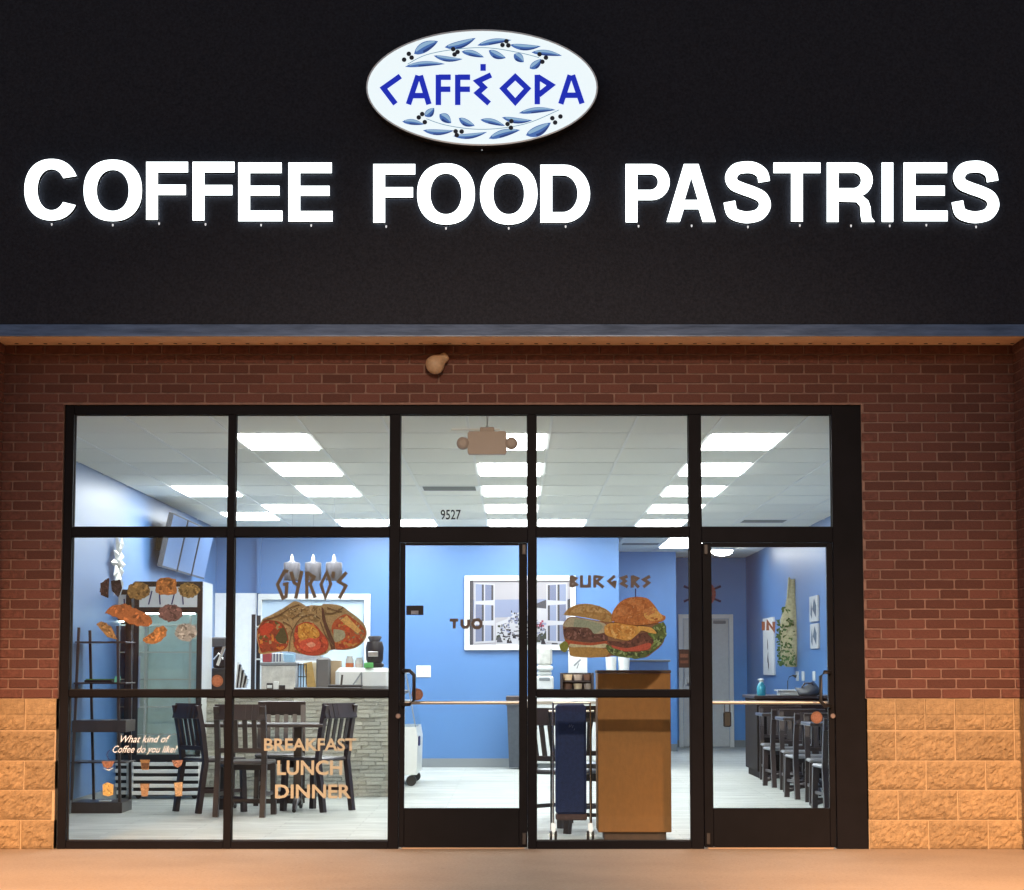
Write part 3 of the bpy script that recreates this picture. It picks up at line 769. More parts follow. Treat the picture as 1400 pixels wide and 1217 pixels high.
def door(px0, px1, gx0, gx1, gy0, label, handle_px, other):
    d = empty('glass_door', (vx((px0 + px1) / 2), .05, 0), label, 'door')
    o = Vector((vx((px0 + px1) / 2), .05, 0))
    zt_ = zT1 - .045; zg1 = W(gx0 + 50, gy0, .04).z; zg0 = W(gx0 + 50, 1105, .04).z
    def B(x0, x1, z0, z1, nm, y0=.036, y1=.082, m=None, b=.003):
        return MB().bbox(x0, x1, y0, y1, z0, z1, b).build(nm, m or M['frame2'], d, None) if False else _off(MB().bbox(x0, x1, y0, y1, z0, z1, b), nm, m or M['frame2'])
    def _off(mb, nm, m):
        mb.v = [tuple(Vector(v) - o) for v in mb.v]; return mb.build(nm, m, d)
    X0, X1, G0, G1 = vx(px0) + .003, vx(px1) - .003, vx(gx0), vx(gx1)
    B(X0, G0, .012, zt_, 'stile'); B(G1, X1, .012, zt_, 'stile')
    B(G0, G1, zg1, zt_, 'top_rail', .037, .081); B(G0, G1, .012, zg0, 'bottom_rail', .037, .081)
    _off(MB().box(G0 + .001, G1 - .001, .058, .064, zg0 + .001, zg1 - .001), 'pane', M['glass'])
    zp = W(640, 961, .1).z
    _off(MB().tube([(G0 - .03, .13, zp), (G1 + .03, .13, zp)], .012, 10).box(G0 - .045, G0 - .02, .08, .145, zp - .02, zp + .02).box(G1 + .02, G1 + .045, .08, .145, zp - .02, zp + .02), 'push_bar', M['steelwarm'])
    # pull handle outside, a black D
    hx = vx(handle_px[0]); hx2 = vx(handle_px[1]); za = W(640, handle_px[2], .0).z; zb = W(640, handle_px[3], .0).z
    pts = [(hx, .035, za), (hx, -.01, za), (hx + (hx2 - hx) * .6, -.035, za), (hx2, -.04, za - .03), (hx2, -.04, zb + .03), (hx + (hx2 - hx) * .6, -.035, zb), (hx, -.01, zb), (hx, .035, zb)]
    _off(MB().tube(pts, .013, 8), 'pull_handle', M['black'])
    lx = vx(handle_px[4])
    _off(MB().lathe([(.019, .036), (.019, .024), (.014, .02)], (lx, 0, W(640, 979, .03).z), 14, axis='y'), 'lock', M['locks'])
    for z0, z1 in ((.03, .11), (zt_ - .08, zt_ - .01)):
        _off(MB().bbox(vx(other) - .014, vx(other) + .014, .02, .036, z0, z1, .004), 'hinge', M['hinge'])
    _off(MB().bbox(X0 + .02, X1 - .02, .02, .10, .0, .010, .003), 'threshold', M['thresh'])
    return d
M['steelwarm'] = mat('push_bar_metal', (0.50, 0.42, 0.36), 0.35, 0.8)
M['locks'] = mat('lock_metal', (0.22, 0.17, 0.16), 0.4, 0.6)
M['hinge'] = mat('hinge_metal', (0.05, 0.045, 0.045), 0.4, 0.6)
M['thresh'] = mat('threshold_metal', (0.55, 0.40, 0.28), 0.45, 0.5)
d1 = door(546, 721.5, 553.5, 709.5, 745.5, 'left glass door with black pull on its left stile and OUT lettered on it', (552, 567, 917, 963, 545), 716.5)
d2 = door(960.5, 1140.5, 973.5, 1131.5, 748, 'right glass door with black pull on its right stile and a lockbox on its bar', (1133, 1119, 919, 965, 1137), 966)

# ---- decals on the glass
YD = YG - .004; YD1 = .058 - .003
def dm(r, g, b, k=0.0): return pm(int(r * .97), min(255, int(g * 1.11)), min(255, int(b * 1.36)), k)
grey_print = pm(112, 100, 84, .12)
def decal(name, label, cat='window decal'): return name, label, cat
def stroke_decal(strokes, org, sc, wd, Y, name, label, m, group=None):
    o = greek(strokes, org, sc, wd, Y, name, m, None, .0008, .00025); tag(o, label, 'lettering', group); return o
O7 = (300, 720); K = 5.072
GY = [[([(478, 312), (452, 308), (402, 402), (440, 496), (462, 484), (468, 398), (440, 402)], 0)],
      [([(497, 312), (518, 390), (540, 404)], 0), ([(572, 308), (528, 500)], 0)],
      [([(606, 312), (606, 502)], 0), ([(606, 318), (656, 350), (628, 398), (664, 494)], 0)],
      [([(745, 318), (704, 402), (735, 492), (772, 398)], 1)],
      [([(792, 312), (786, 356)], 0)],
      [([(882, 316), (826, 382), (878, 412), (830, 498)], 0)]]
stroke_decal([s for g in GY for s in g], O7, K, 24, YD, 'gyros_lettering', "grey Greek-style lettering GYRO'S above the wrap picture", grey_print)
O4 = (720, 720); K4 = 5.07
BU = [[([(308, 340), (308, 420)], 0), ([(308, 345), (340, 360), (318, 380), (344, 402), (308, 416)], 0)],
      [([(380, 338), (380, 414), (428, 414)], 0), ([(436, 338), (436, 424)], 0)],
      [([(472, 338), (472, 424)], 0), ([(472, 345), (520, 352), (482, 384), (534, 422)], 0)],
      [([(612, 342), (570, 378), (608, 414), (612, 386), (594, 386)], 0)],
      [([(700, 345), (660, 358), (684, 378), (660, 396), (700, 418)], 0)],
      [([(732, 340), (732, 424)], 0), ([(732, 346), (768, 360), (740, 384), (778, 422)], 0)],
      [([(856, 344), (812, 368), (846, 390), (808, 420)], 0)]]
stroke_decal([s for g in BU for s in g], O4, K4, 22, YD, 'burgers_lettering', 'grey Greek-style lettering BURGERS above the burger picture', pm(110, 98, 90, .12))
OT = (530, 720); KT = 5.533
stroke_decal([([(470, 708), (534, 708)], 0), ([(504, 712), (504, 772)], 0), ([(562, 702), (562, 745), (574, 762), (600, 762), (612, 745), (612, 702)], 0),
              ([(642, 734), (656, 708), (688, 704), (706, 722), (706, 748), (690, 766), (660, 764), (645, 748)], 1)], OT, KT, 24, YD1, 'out_lettering',
             'grey letters TUO, the word OUT seen from behind, on the left door', pm(98, 86, 80, .1))
OI = (940, 730); KI = 5.29
stroke_decal([([(548, 635), (548, 698)], 0), ([(580, 698), (580, 635), (624, 698), (624, 635)], 0)], OI, KI, 23, YD1, 'in_lettering', 'small brown letters IN on the right door', dm(150, 96, 68, .1))

def text_mesh(s, px0, px1, pyt, pyb, Y, m, name, shear=0.0, off=0.0, xs=1.0):
    """flat lettering fitted to a photo-pixel box (cap height pyt..pyb)"""
    cu = bpy.data.curves.new('txt', 'FONT'); cu.body = s; cu.shear = shear; cu.offset = off; cu.resolution_u = 3
    o = bpy.data.objects.new('txt', cu); COL.objects.link(o); dg = bpy.context.evaluated_depsgraph_get(); dg.update()
    me = bpy.data.meshes.new_from_object(o.evaluated_get(dg)); bpy.data.objects.remove(o); bpy.data.curves.remove(cu)
    xs_ = [v.co.x for v in me.vertices]; x0, x1 = min(xs_), max(xs_)
    caps = .73
    a = W(px0, pyb, Y); b2 = W(px1, pyt, Y)
    for v in me.vertices:
        v.co = Vector((a.x + (v.co.x - x0) / (x1 - x0) * (b2.x - a.x), Y, a.z + v.co.y / caps * (b2.z - a.z)))
    me.materials.clear(); me.materials.append(m)
    o = bpy.data.objects.new(name, me); COL.objects.link(o); return o
tanp = pm(190, 176, 148, .08)
for s, bx_ in (('BREAKFAST', (361, 487, 1009, 1026)), ('LUNCH', (379, 468, 1039, 1059)), ('DINNER', (376, 480, 1072, 1091))):
    o = text_mesh(s, *bx_, YD, tanp, s.lower() + '_lettering', off=.022); tag(o, 'tan word %s on the glass in front of the dining table' % s, 'lettering', 'tan meal words on the glass')
whp = pm(240, 246, 252, .03)
o = text_mesh('What kind of', 165, 233, 1005, 1015, YD, whp, 'coffee_question', .45, .004); 
o2 = text_mesh('Coffee do you like?', 154, 243, 1019, 1029, YD, whp, 'line', .45, .004)
qe = empty('coffee_question', (0, 0, 0), 'white script asking what kind of coffee you like, low on the left pane', 'lettering')
o.name = 'line'; o.parent = qe; o2.parent = qe
o = text_mesh('9527', 602.5, 630, 696.5, 710, YD, pm(28, 28, 30), 'street_number', 0, .012); tag(o, 'black street number 9527 on the pane above the left door', 'lettering')

# picture stickers: outlines and printed patches
def inpoly(p, poly):
    x, y = p; c = False; j = len(poly) - 1
    for i in range(len(poly)):
        (xi, yi), (xj, yj) = poly[i], poly[j]
        if (yi > y) != (yj > y) and x < (xj - xi) * (y - yi) / (yj - yi + 1e-9) + xi: c = not c
        j = i
    return c
class Sticker:
    def __init__(s, org, sc, Y, seed=1): s.o = org; s.s = sc; s.Y = Y; s.mb = MB(); s.m = []; s.k = 0; s.r = random.Random(seed)
    def mi(s, c):
        m_ = dm(*c, .40)
        if m_ not in s.m: s.m.append(m_)
        return s.m.index(m_)
    def p(s, pts, c, smooth=True, jit=0):
        if smooth: pts = crom(list(pts) + [pts[0]], 4)[:-1]
        if jit: pts = [(x + s.r.uniform(-jit, jit), y + s.r.uniform(-jit, jit)) for x, y in pts]
        s.k += 1; shape(s.mb, [cpt(q, s.o, s.s) for q in pts], s.Y - s.k * .00005, s.mi(c), .0004)
    def blobs(s, poly, n, cols, r0, r1, asp=1.0):
        n = int(n * 2.0); r0 *= .55; r1 *= .85
        xs = [p[0] for p in poly]; ys = [p[1] for p in poly]; c = 0; t = 0
        while c < n and t < n * 30:
            t += 1; x = s.r.uniform(min(xs), max(xs)); y = s.r.uniform(min(ys), max(ys))
            if not inpoly((x, y), poly): continue
            r = s.r.uniform(r0, r1); a0 = s.r.uniform(0, PI); m_ = 7; pts = []
            for k in range(m_):
                a = 2 * PI * k / m_; rr = r * s.r.uniform(.6, 1.15); u, v = rr * math.cos(a) * asp, rr * math.sin(a) / asp
                pts.append((x + u * math.cos(a0) - v * math.sin(a0), y + u * math.sin(a0) + v * math.cos(a0)))
            pts = [(px, py) if inpoly((px, py), poly) else (x + (px - x) * .3, y + (py - y) * .3) for px, py in pts]
            s.p(pts, s.r.choice(cols), False); c += 1
    def done(s, name, label, cat='window sticker', group=None):
        o = s.mb.build(name, s.m); tag(o, label, cat, group); return o
g = Sticker(O7, K, YD, 3)
OUTL = [(300, 640), (400, 590), (470, 548), (520, 518), (570, 532), (605, 552), (640, 545), (705, 547), (728, 536), (835, 546), (905, 590), (970, 640), (1010, 690), (1022, 742), (1005, 792), (950, 838), (880, 856), (775, 856), (745, 880), (690, 896), (620, 894), (550, 880), (495, 868), (420, 868), (285, 884), (272, 830), (257, 760), (270, 700)]
g.p(OUTL, (176, 140, 88))
g.blobs(OUTL, 60, [(196, 160, 104), (158, 122, 70), (186, 148, 92), (140, 108, 62)], 10, 32, 1.5)
lf = [(266, 710), (305, 655), (370, 650), (435, 672), (470, 740), (478, 810), (440, 856), (330, 866), (290, 870), (268, 790)]
g.p(lf, (150, 62, 34)); g.blobs(lf, 34, [(190, 72, 38), (205, 120, 48), (120, 48, 28), (98, 84, 40), (178, 142, 88)], 9, 26, 1.4)
g.p([(385, 770), (440, 698), (470, 770), (455, 810), (405, 800)], (82, 74, 40)); g.p([(280, 705), (325, 668), (380, 690), (345, 742), (290, 752)], (192, 66, 38))
cf = [(530, 690), (590, 662), (650, 672), (700, 720), (755, 800), (742, 860), (680, 892), (600, 890), (530, 850), (512, 780)]
g.p(cf, (176, 66, 40)); g.blobs(cf, 30, [(205, 84, 48), (150, 52, 36), (190, 92, 56), (214, 120, 60)], 9, 26, 1.3)
fr_ = [(545, 690), (600, 668), (650, 690), (690, 730), (680, 770), (560, 782)]
g.p(fr_, (206, 144, 54)); g.blobs(fr_, 14, [(228, 170, 76), (186, 116, 40), (150, 92, 36)], 8, 20, 1.8)
g.p([(560, 800), (630, 772), (700, 800), (690, 850), (620, 870), (560, 840)], (208, 86, 56)); g.p([(600, 815), (640, 800), (668, 822), (630, 838)], (226, 150, 110))
rf_ = [(800, 650), (870, 608), (930, 640), (1000, 700), (1012, 750), (960, 820), (880, 846), (810, 850), (795, 780), (778, 700)]
g.p(rf_, (182, 84, 44)); g.blobs(rf_, 36, [(205, 84, 44), (160, 62, 36), (196, 130, 62), (148, 120, 76), (180, 150, 100)], 9, 26, 1.3)
g.p([(838, 650), (882, 618), (984, 722), (958, 742)], (220, 166, 86), False); g.p([(790, 712), (860, 722), (868, 770), (800, 800)], (170, 160, 118))
g.p([(708, 556), (722, 570), (740, 660), (798, 800), (802, 850), (775, 852), (745, 740), (712, 640)], (96, 60, 40), False)
for st in ([(300, 650), (400, 620), (500, 560), (560, 540)], [(480, 870), (500, 740), (560, 640), (640, 610), (700, 640)], [(440, 660), (500, 700), (520, 800)], [(745, 560), (800, 580), (850, 590)], [(580, 560), (560, 600), (500, 640)], [(730, 600), (790, 600), (860, 560)], [(700, 660), (740, 760), (790, 830)]):
    g.k += 1; ribbon(g.mb, [cpt(p, O7, K) for p in crom(st, 5)], 1.4, YD - g.k * .00005, .0004, g.mi((118, 88, 54)))
g.blobs([(450, 570), (560, 535), (700, 560), (700, 640), (560, 620), (430, 680)], 26, [(104, 78, 48), (208, 176, 122), (130, 98, 60)], 4, 9, 1.6)
g.done('wrap_sticker', 'picture of three stuffed pita wraps below the GYROS lettering', 'picture decal')

b = Sticker(O4, K4, YD, 5)
rbun = [(596, 590), (640, 530), (700, 496), (760, 487), (835, 497), (885, 545), (925, 602), (962, 622), (950, 652), (880, 672), (760, 684), (640, 668), (590, 650)]
lbun = [(255, 610), (290, 570), (350, 542), (430, 535), (510, 555), (565, 582), (600, 620), (600, 655), (560, 662), (450, 640), (350, 622), (290, 618)]
b.p([(250, 690), (270, 650), (330, 625), (560, 660), (900, 665), (960, 690), (950, 800), (880, 870), (800, 912), (600, 896), (560, 905), (330, 902), (295, 870), (290, 830), (262, 780)], (140, 92, 56))
b.p([(252, 690), (280, 648), (340, 632), (540, 672), (545, 730), (470, 742), (430, 702), (320, 704)], (178, 160, 118))
b.p([(335, 640), (440, 655), (530, 690), (470, 745), (425, 700), (330, 700)], (150, 150, 112))
pat = [(252, 712), (300, 696), (430, 706), (470, 744), (545, 742), (556, 795), (430, 802), (275, 776)]
b.p(pat, (98, 58, 44)); b.blobs(pat, 22, [(122, 76, 60), (76, 42, 34), (140, 92, 74)], 8, 20, 1.4)
b.p([(268, 785), (430, 806), (556, 794), (548, 818), (300, 828)], (176, 78, 42)); b.p([(300, 812), (440, 824), (545, 812), (560, 835), (440, 845), (305, 836)], (200, 182, 128))
b.p([(225, 820), (268, 794), (292, 830), (268, 870), (236, 856)], (130, 128, 48)); b.p([(292, 838), (440, 836), (560, 852), (556, 894), (470, 908), (332, 902), (300, 880)], (176, 130, 62))
b.p(lbun, (172, 126, 64)); b.p([(300, 590), (360, 556), (430, 548), (520, 572), (560, 598), (430, 590), (330, 600)], (196, 152, 88)); b.blobs(lbun, 18, [(160, 112, 54), (184, 140, 76)], 8, 24, 1.7)
eg = [(540, 690), (600, 668), (760, 690), (770, 742), (720, 790), (610, 772), (545, 745)]
b.p(eg, (212, 146, 62)); b.blobs(eg, 16, [(226, 170, 88), (192, 120, 44)], 10, 26, 1.4)
pt2 = [(560, 790), (700, 795), (780, 742), (880, 738), (885, 800), (800, 838), (640, 836), (565, 812)]
b.p(pt2, (104, 56, 40)); b.blobs(pt2, 24, [(130, 74, 52), (82, 42, 30)], 8, 20, 1.4)
b.p([(590, 822), (700, 842), (850, 806), (840, 852), (700, 866), (600, 850)], (186, 78, 52))
lt = [(880, 690), (950, 660), (972, 742), (940, 802), (880, 862), (800, 912), (700, 910), (600, 890), (555, 850), (560, 818), (620, 850), (700, 872), (850, 856), (880, 790), (840, 740)]
b.p(lt, (86, 98, 44), jit=5); b.blobs(lt, 50, [(120, 136, 62), (56, 68, 34), (150, 158, 92), (84, 100, 44)], 7, 20, 1.5)
b.p([(770, 690), (860, 700), (900, 740), (850, 736), (800, 720), (770, 740)], (218, 160, 72))
b.p(rbun, (182, 104, 44)); b.p([(640, 560), (700, 515), (780, 510), (820, 560), (700, 610), (640, 620)], (196, 116, 54)); b.p([(820, 570), (880, 560), (940, 620), (930, 645), (860, 655), (815, 620)], (220, 158, 74))
b.blobs(rbun, 26, [(170, 92, 38), (198, 122, 60)], 8, 28, 1.6); b.blobs(rbun, 16, [(214, 168, 110)], 2, 4, 1.3)
b.p([(751, 430), (759, 430), (758, 490), (752, 490)], (60, 40, 60), False)
b.done('burger_sticker', 'picture of two burgers side by side below the BURGERS lettering', 'picture decal')

O5 = (80, 720)
def circ(cx, cy, rx, ry, n=10): return [(cx + rx * math.cos(2 * PI * k / n), cy + ry * math.sin(2 * PI * k / n)) for k in range(n)]
past = [('two dark brown halves of a chocolate pastry', [([(285, 392), (350, 352), (348, 495), (288, 470)], (72, 50, 44)), ([(366, 376), (432, 366), (440, 420), (410, 498), (366, 440)], (60, 48, 46))], False),
        ('olive brown nut pastry', [(circ(556, 445, 82, 62), (142, 112, 62))], True),
        ('orange square pastry', [([(682, 370), (745, 355), (808, 368), (812, 460), (745, 470), (680, 458)], (178, 116, 58))], True),
        ('olive striped pastry at the right end', [(circ(905, 442, 74, 54), (150, 120, 66))], True),
        ('long glazed orange brown pastry', [([(320, 600), (380, 545), (480, 540), (535, 572), (638, 622), (635, 682), (545, 690), (440, 648), (375, 620)], (174, 104, 54))], True),
        ('purple brown muffin', [(circ(778, 600, 84, 60), (122, 88, 76))], True),
        ('tan and brown roll', [([(258, 680), (300, 655), (372, 692), (405, 790), (335, 765)], (166, 122, 70))], False),
        ('orange croissant', [([(590, 772), (640, 742), (690, 694), (745, 702), (750, 742), (702, 800), (642, 815), (592, 795)], (182, 118, 60))], True),
        ('pale round cookie', [(circ(885, 732, 78, 62), (168, 156, 132))], True)]
for i, (nm, polys, sm) in enumerate(past):
    s_ = Sticker(O5, K, YD, 20 + i)
    for poly, c in polys:
        s_.p(poly, c, sm, 6)
        cs = [tuple(min(255, int(v * f)) for v in c) for f in (.72, .86, 1.14, 1.28)]
        s_.blobs(poly, 16, cs, 6, 20, 1.4)
    s_.done('pastry_sticker', 'sticker of %s on the leftmost pane' % nm, 'picture decal', 'pastry pictures on the leftmost pane')
O6 = (80, 930)
cups = [('wide brown cup with a steam curl', [([(298, 562), (388, 562), (372, 600), (340, 615), (312, 600)], (150, 96, 66)), ([(305, 610), (345, 620), (385, 606), (350, 628)], (226, 222, 214))]),
        ('square yellow iced coffee', [([(305, 725), (340, 708), (382, 725), (378, 795), (345, 806), (308, 796)], (204, 156, 82))]),
        ('dark espresso glass', [([(565, 552), (634, 552), (624, 622), (578, 622)], (140, 100, 58)), ([(574, 575), (628, 575), (620, 616), (582, 616)], (84, 54, 32))]),
        ('round brown latte cup', [([(785, 555), (864, 555), (852, 590), (826, 608), (798, 592)], (158, 108, 78))]),
        ('tall brown paper cup', [([(565, 718), (632, 718), (618, 806), (576, 806)], (160, 118, 76))]),
        ('tall tan frothy cup', [([(800, 712), (860, 706), (858, 802), (812, 806)], (184, 144, 96))])]
for i, (nm, polys) in enumerate(cups):
    s_ = Sticker(O6, K, YD, 60 + i)
    for poly, c in polys:
        s_.p(poly, c, False); s_.blobs(poly, 8, [tuple(min(255, int(v * f)) for v in c) for f in (.75, .9, 1.12, 1.25)], 4, 12, 1.4)
    if i == 0:
        s_.k += 1; ribbon(s_.mb, [cpt(p, O6, K) for p in crom([(352, 552), (335, 520), (350, 490), (372, 480)], 5)], .9, YD - s_.k * .00005, .0004, s_.mi((50, 60, 90)))
    s_.done('coffee_sticker', 'sticker of a %s low on the leftmost pane' % nm, 'picture decal', 'coffee cup pictures on the leftmost pane')
for (x, y, YY, lab) in ((297, 931, YD, 'round brown sticker on the left pane beside the narrow post'), (570.5, 949.5, YD1, 'round orange sticker beside the left door pull'), (1116.5, 981, YD1, 'round orange sticker low on the right door')):
    s_ = Sticker((0, 0), 1, YY, 3); s_.p(circ(x, y, 8, 8.3, 20), (150, 92, 60), False); s_.p(circ(x, y, 5.6, 5.8, 16), (168, 104, 70), False); s_.done('round_sticker', lab, 'sticker', 'round stickers on the glass')
s_ = Sticker((0, 0), 1, YD1, 3); s_.p([(555.5, 828), (579, 828), (579, 841), (555.5, 841)], (16, 16, 24), False); s_.p([(562, 835), (572, 835), (572, 840), (562, 840)], (150, 142, 132), False); s_.done('notice_sticker', 'small black rectangular sticker on the left edge of the left door glass', 'sticker')
s_ = Sticker((0, 0), 1, YD, 3); s_.p([(928, 888), (942.5, 888), (942.5, 913), (928, 913)], (62, 38, 34), False); s_.p([(930, 894), (941, 894), (941, 899), (930, 899)], (120, 76, 58), False); s_.p([(930, 903), (941, 903), (941, 907), (930, 907)], (110, 66, 50), False); s_.done('hours_sticker', 'small dark brown sticker on the pane left of the tall middle post', 'sticker')
# lockbox on the bar of the right door
lbp = W(994, 962, .13)
lb = empty('lockbox', (lbp.x, .13, lbp.z - .16), 'black key lockbox hanging from the push bar of the right door', 'lockbox')
MB().bbox(-.027, .027, -.02, .02, 0, .105, .008).build('body', M['black'], lb)
MB().tube([(-.018, 0, .10), (-.018, 0, .15), (-.008, 0, .168), (.008, 0, .168), (.018, 0, .15), (.018, 0, .10)], .0045, 8).build('shackle', M['darkgrey'], lb)

# emergency light unit hanging at the transom
ep = W(666, 606, .3)
eu = empty('emergency_light', (ep.x, .3, ep.z), 'grey two-headed emergency light unit hanging over the left door', 'emergency light')
q = 1 / 196
body = [(-27, -13), (-25, -16), (25, -16), (27, -13), (27, 13), (25, 16), (-25, 16), (-27, 13)]
MB().poly([(x * q, z * q) for x, z in body], -.035, .035).build('housing', M['emerg'], eu)
for sx in (-1, 1):
    MB().lathe([(.036, .031), (.030, .042)], (sx * 33.5 * q, 0, -.002), 16, axis='y').build('lens', M['steel'], eu)
    MB().lathe([(.02, -.05), (.042, -.045), (.046, .0), (.03, .03)], (sx * 33.5 * q, 0, -.002), 16, axis='y').bbox(sx * 25 * q - .025, sx * 25 * q + .025, -.012, .012, -.025, .02).build('lamp_head', M['emerg'], eu)
MB().bbox(-10 * q, 10 * q, -.02, .02, 16 * q, 22 * q).build('bracket', M['emerg'], eu)
MB().bbox(-50 * q, 18 * q, -.01, .02, 18 * q, 20 * q).tube([(0, .012, 20 * q), (0, .012, ZC - ep.z - .005)], .005, 8).build('hanger', M['tbar'], eu)
# bell lamp on the brick
lp_ = W(597, 500, -.05)
bl = empty('wall_lamp', (lp_.x, 0, lp_.z), 'small tan bell-shaped lamp head on the brick above the left door', 'wall lamp')
MB().lathe([(.03, .0), (.03, -.02), (.02, -.03)], (.035, 0, .04), 14, axis='y').build('mount', M['tan'], bl)
ax = Vector((-.72, -.25, -.62)).normalized()
base_ = Vector((.045, -.06, .050))
def along(prof):
    pts = [base_ + ax * z for r, z in prof]; return pts, [r for r, z in prof]
P_, R_ = along([(.016, -.035), (.030, -.028), (.036, -.01), (.036, .01), (.045, .025), (.062, .05), (.068, .075), (.064, .10), (.05, .12), (.028, .133), (.006, .138)])
MB().tube(P_, R_, 18).build('shade', M['tan'], bl)
MB().tube([(.035, -.02, .04), (.045, -.06, .05)], .012, 8).build('arm', M['tan'], bl)

# ================================================================== INTERIOR THINGS
# ---- dining chair (front towards local -Y)
def make_chair():
    t = empty('dining_chair')
    w_, d = .215, .20
    MB().bbox(-w_, w_, -d - .01, d, .43, .465, .012).build('seat', M['seat'], t)
    for sx in (-1, 1):
        MB().bar((sx * (w_ - .022), -d + .02, .43), (sx * (w_ - .015), -d + .005, 0), .044, .044).build('leg', M['wood'], t)
        mb = MB(); x = sx * (w_ - .018)
        pts = [(x, d + .05, 0), (x, d - .012, .44), (x, d + .02, .68), (x, d + .07, .915)]
        for a, b2 in zip(pts[:-1], pts[1:]): mb.bar(a, b2, .044, .044, up=(0, 1, 0))
        mb.build('leg', M['wood'], t)
        MB().box(sx * (w_ - .02) - .009, sx * (w_ - .02) + .009, -d + .03, d + .01, .17, .20).build('stretcher', M['wood'], t)
    mb = MB()
    n = 8
    for i in range(n):
        x0, x1 = -w_ + .0 + 2 * w_ * i / n, -w_ + 2 * w_ * (i + 1) / n
        b0 = .02 * (1 - ((i - (n - 1) / 2) / (n / 2)) ** 2); mb.bar((x0, d + .058 + b0, .865), (x1, d + .058 + b0, .865), .13, .022, up=(0, 1, .25))
    mb.build('top_rail', M['wood'], t)
    MB().bbox(-w_ + .03, w_ - .03, d + .0, d + .022, .53, .57, .004).build('lower_rail', M['wood'], t)
    for k in range(4):
        x = -w_ + .095 + k * .08
        MB().bar((x, d + .013, .57), (x, d + .06, .81), .040, .012).build('slat', M['wood'], t)
    MB().bbox(-w_ + .03, w_ - .03, -d + .02, -d + .036, .37, .43).build('apron', M['wood'], t)
    MB().bbox(-w_ + .03, w_ - .03, -d + .015, -d + .033, .10, .13).build('stretcher', M['wood'], t)
    return t
ch0 = make_chair(); tag(ch0, 'dark slat-back chair with its back to the window, nearest of the left table', 'chair', 'dark chairs around the left table')
ch0.location = (W(337, 1000, 3.55).x, 3.55, 0); ch0.rotation_euler = (0, 0, PI - .10)
G1 = 'dark chairs around the left table'
dup(ch0, (W(292, 1000, 4.1).x, 4.1, 0), PI / 2 + .65, 'dark chair at the left end of the left table, seen side-on', G1)
dup(ch0, (W(383, 1000, 5.1).x, 5.1, 0), .05, 'dark chair on the far side of the left table, before the stone counter', G1)
dup(ch0, (W(432, 1000, 4.25).x, 4.25, 0), -PI / 2 - .60, 'dark chair at the right end of the left table, seen side-on', G1)
def make_table(wx, wy, two=False):
    t = empty('dining_table')
    MB().bbox(-wx / 2, wx / 2, -wy / 2, wy / 2, .725, .755, .006).build('tabletop', M['tabletop'], t)
    for x in ((-wx * .27, wx * .27) if two else (0,)):
        MB().bbox(x - .035, x + .035, -.035, .035, .05, .725, .004).build('column', M['wood'], t)
        bm_ = MB()
        for a in range(4 if not two else 2):
            an = a * PI / 2 + PI / 2 if not two else a * PI + PI / 2
            c, s = math.cos(an), math.sin(an)
            bm_.tube([(x + c * .03, s * .03, .10), (x + c * .14, s * .14, .085), (x + c * .26, s * .26, .045), (x + c * .31, s * .31, .015)], [.032, .028, .022, .018], 8)
        bm_.build('foot', M['wood'], t)
    if two: MB().bbox(-wx * .27 + .035, wx * .27 - .035, -.02, .02, .06, .10, .004).build('stretcher', M['wood'], t)
    return t
M['tabletop'] = mat('dark_tabletop', (0.045, 0.034, 0.032), 0.12, noise=0.2, nscale=8, coat=0.6)
tb = make_table(1.08, .70, True); tag(tb, 'dark rectangular dining table before the stone counter on the left', 'table')
tb.location = (W(362, 1000, 4.25).x, 4.25, 0)
# ---- right row of tables and chairs
tb2 = make_table(.70, .66); G2 = 'small dark tables along the right wall'
tag(tb2, 'nearest of the three small dark tables along the right wall', 'table', G2)
G3 = 'dark chairs along the right wall'
TX = [(2.93, 4.6), (2.95, 6.75), (2.98, 8.9)]
for i, (x, y) in enumerate(TX):
    if i == 0: tb2.location = (x, y, 0)
    else: dup(tb2, (x, y, 0), 0, '%s of the three small dark tables along the right wall' % ['', 'middle', 'farthest'][i], G2)
    nm = ['nearest', 'middle', 'farthest'][i]
    for dx, dy, rz, lab in ((-.10, -.60, PI + .10, 'chair on the window side of the %s right-wall table'), (-.02, .62, -.04, 'chair on the far side of the %s right-wall table')):
        c_ = dup(ch0, (x + dx, y + dy, 0), rz, lab % nm, G3); c_.scale = (1.08, 1.0, .88)
        for k_ in c_.children:
            if k_.name.startswith('seat'):
                if 'pale_seat' not in M:
                    M['pale_seat'] = k_.data.copy(); M['pale_seat'].materials.clear()
                    M['pale_seat'].materials.append(mat('grey_seat', (0.20, 0.20, 0.21), 0.35, noise=.1, coat=.6))
                k_.data = M['pale_seat']
# console with clutter
cz = .93
cs = empty('console_counter', (3.12, 10.4, 0), 'dark counter against the right wall beyond the tables, cluttered on top', 'counter')
MB().bbox(-.42, .57, -.45, .9, cz - .035, cz, .005).build('countertop', M['wood'], cs)
MB().bbox(-.39, .57, -.42, .88, 0.08, cz - .035, .004).box(-.36, .57, -.38, .85, 0, .08).build('cabinet', M['cabdark'], cs)
for k in range(2): MB().bbox(-.37 + k * .47, .09 + k * .47, -.435, -.42, .14, cz - .07, .003).build('door', M['cabdark'], cs)
for k in range(3):
    MB().lathe([(.012, 0), (.015, -.012)], (-.35 + k * .35, -.435, .66), 10, axis='y').build('knob', M['steel'], cs)
M['teal'] = mat('teal_glaze', (0.03, 0.26, 0.34), 0.25, noise=.2)
bt = W(1041, 955, 10.1)
t = empty('teal_bottle', (bt.x, 10.1, cz), 'small teal bottle at the left end of the right-hand counter', 'bottle')
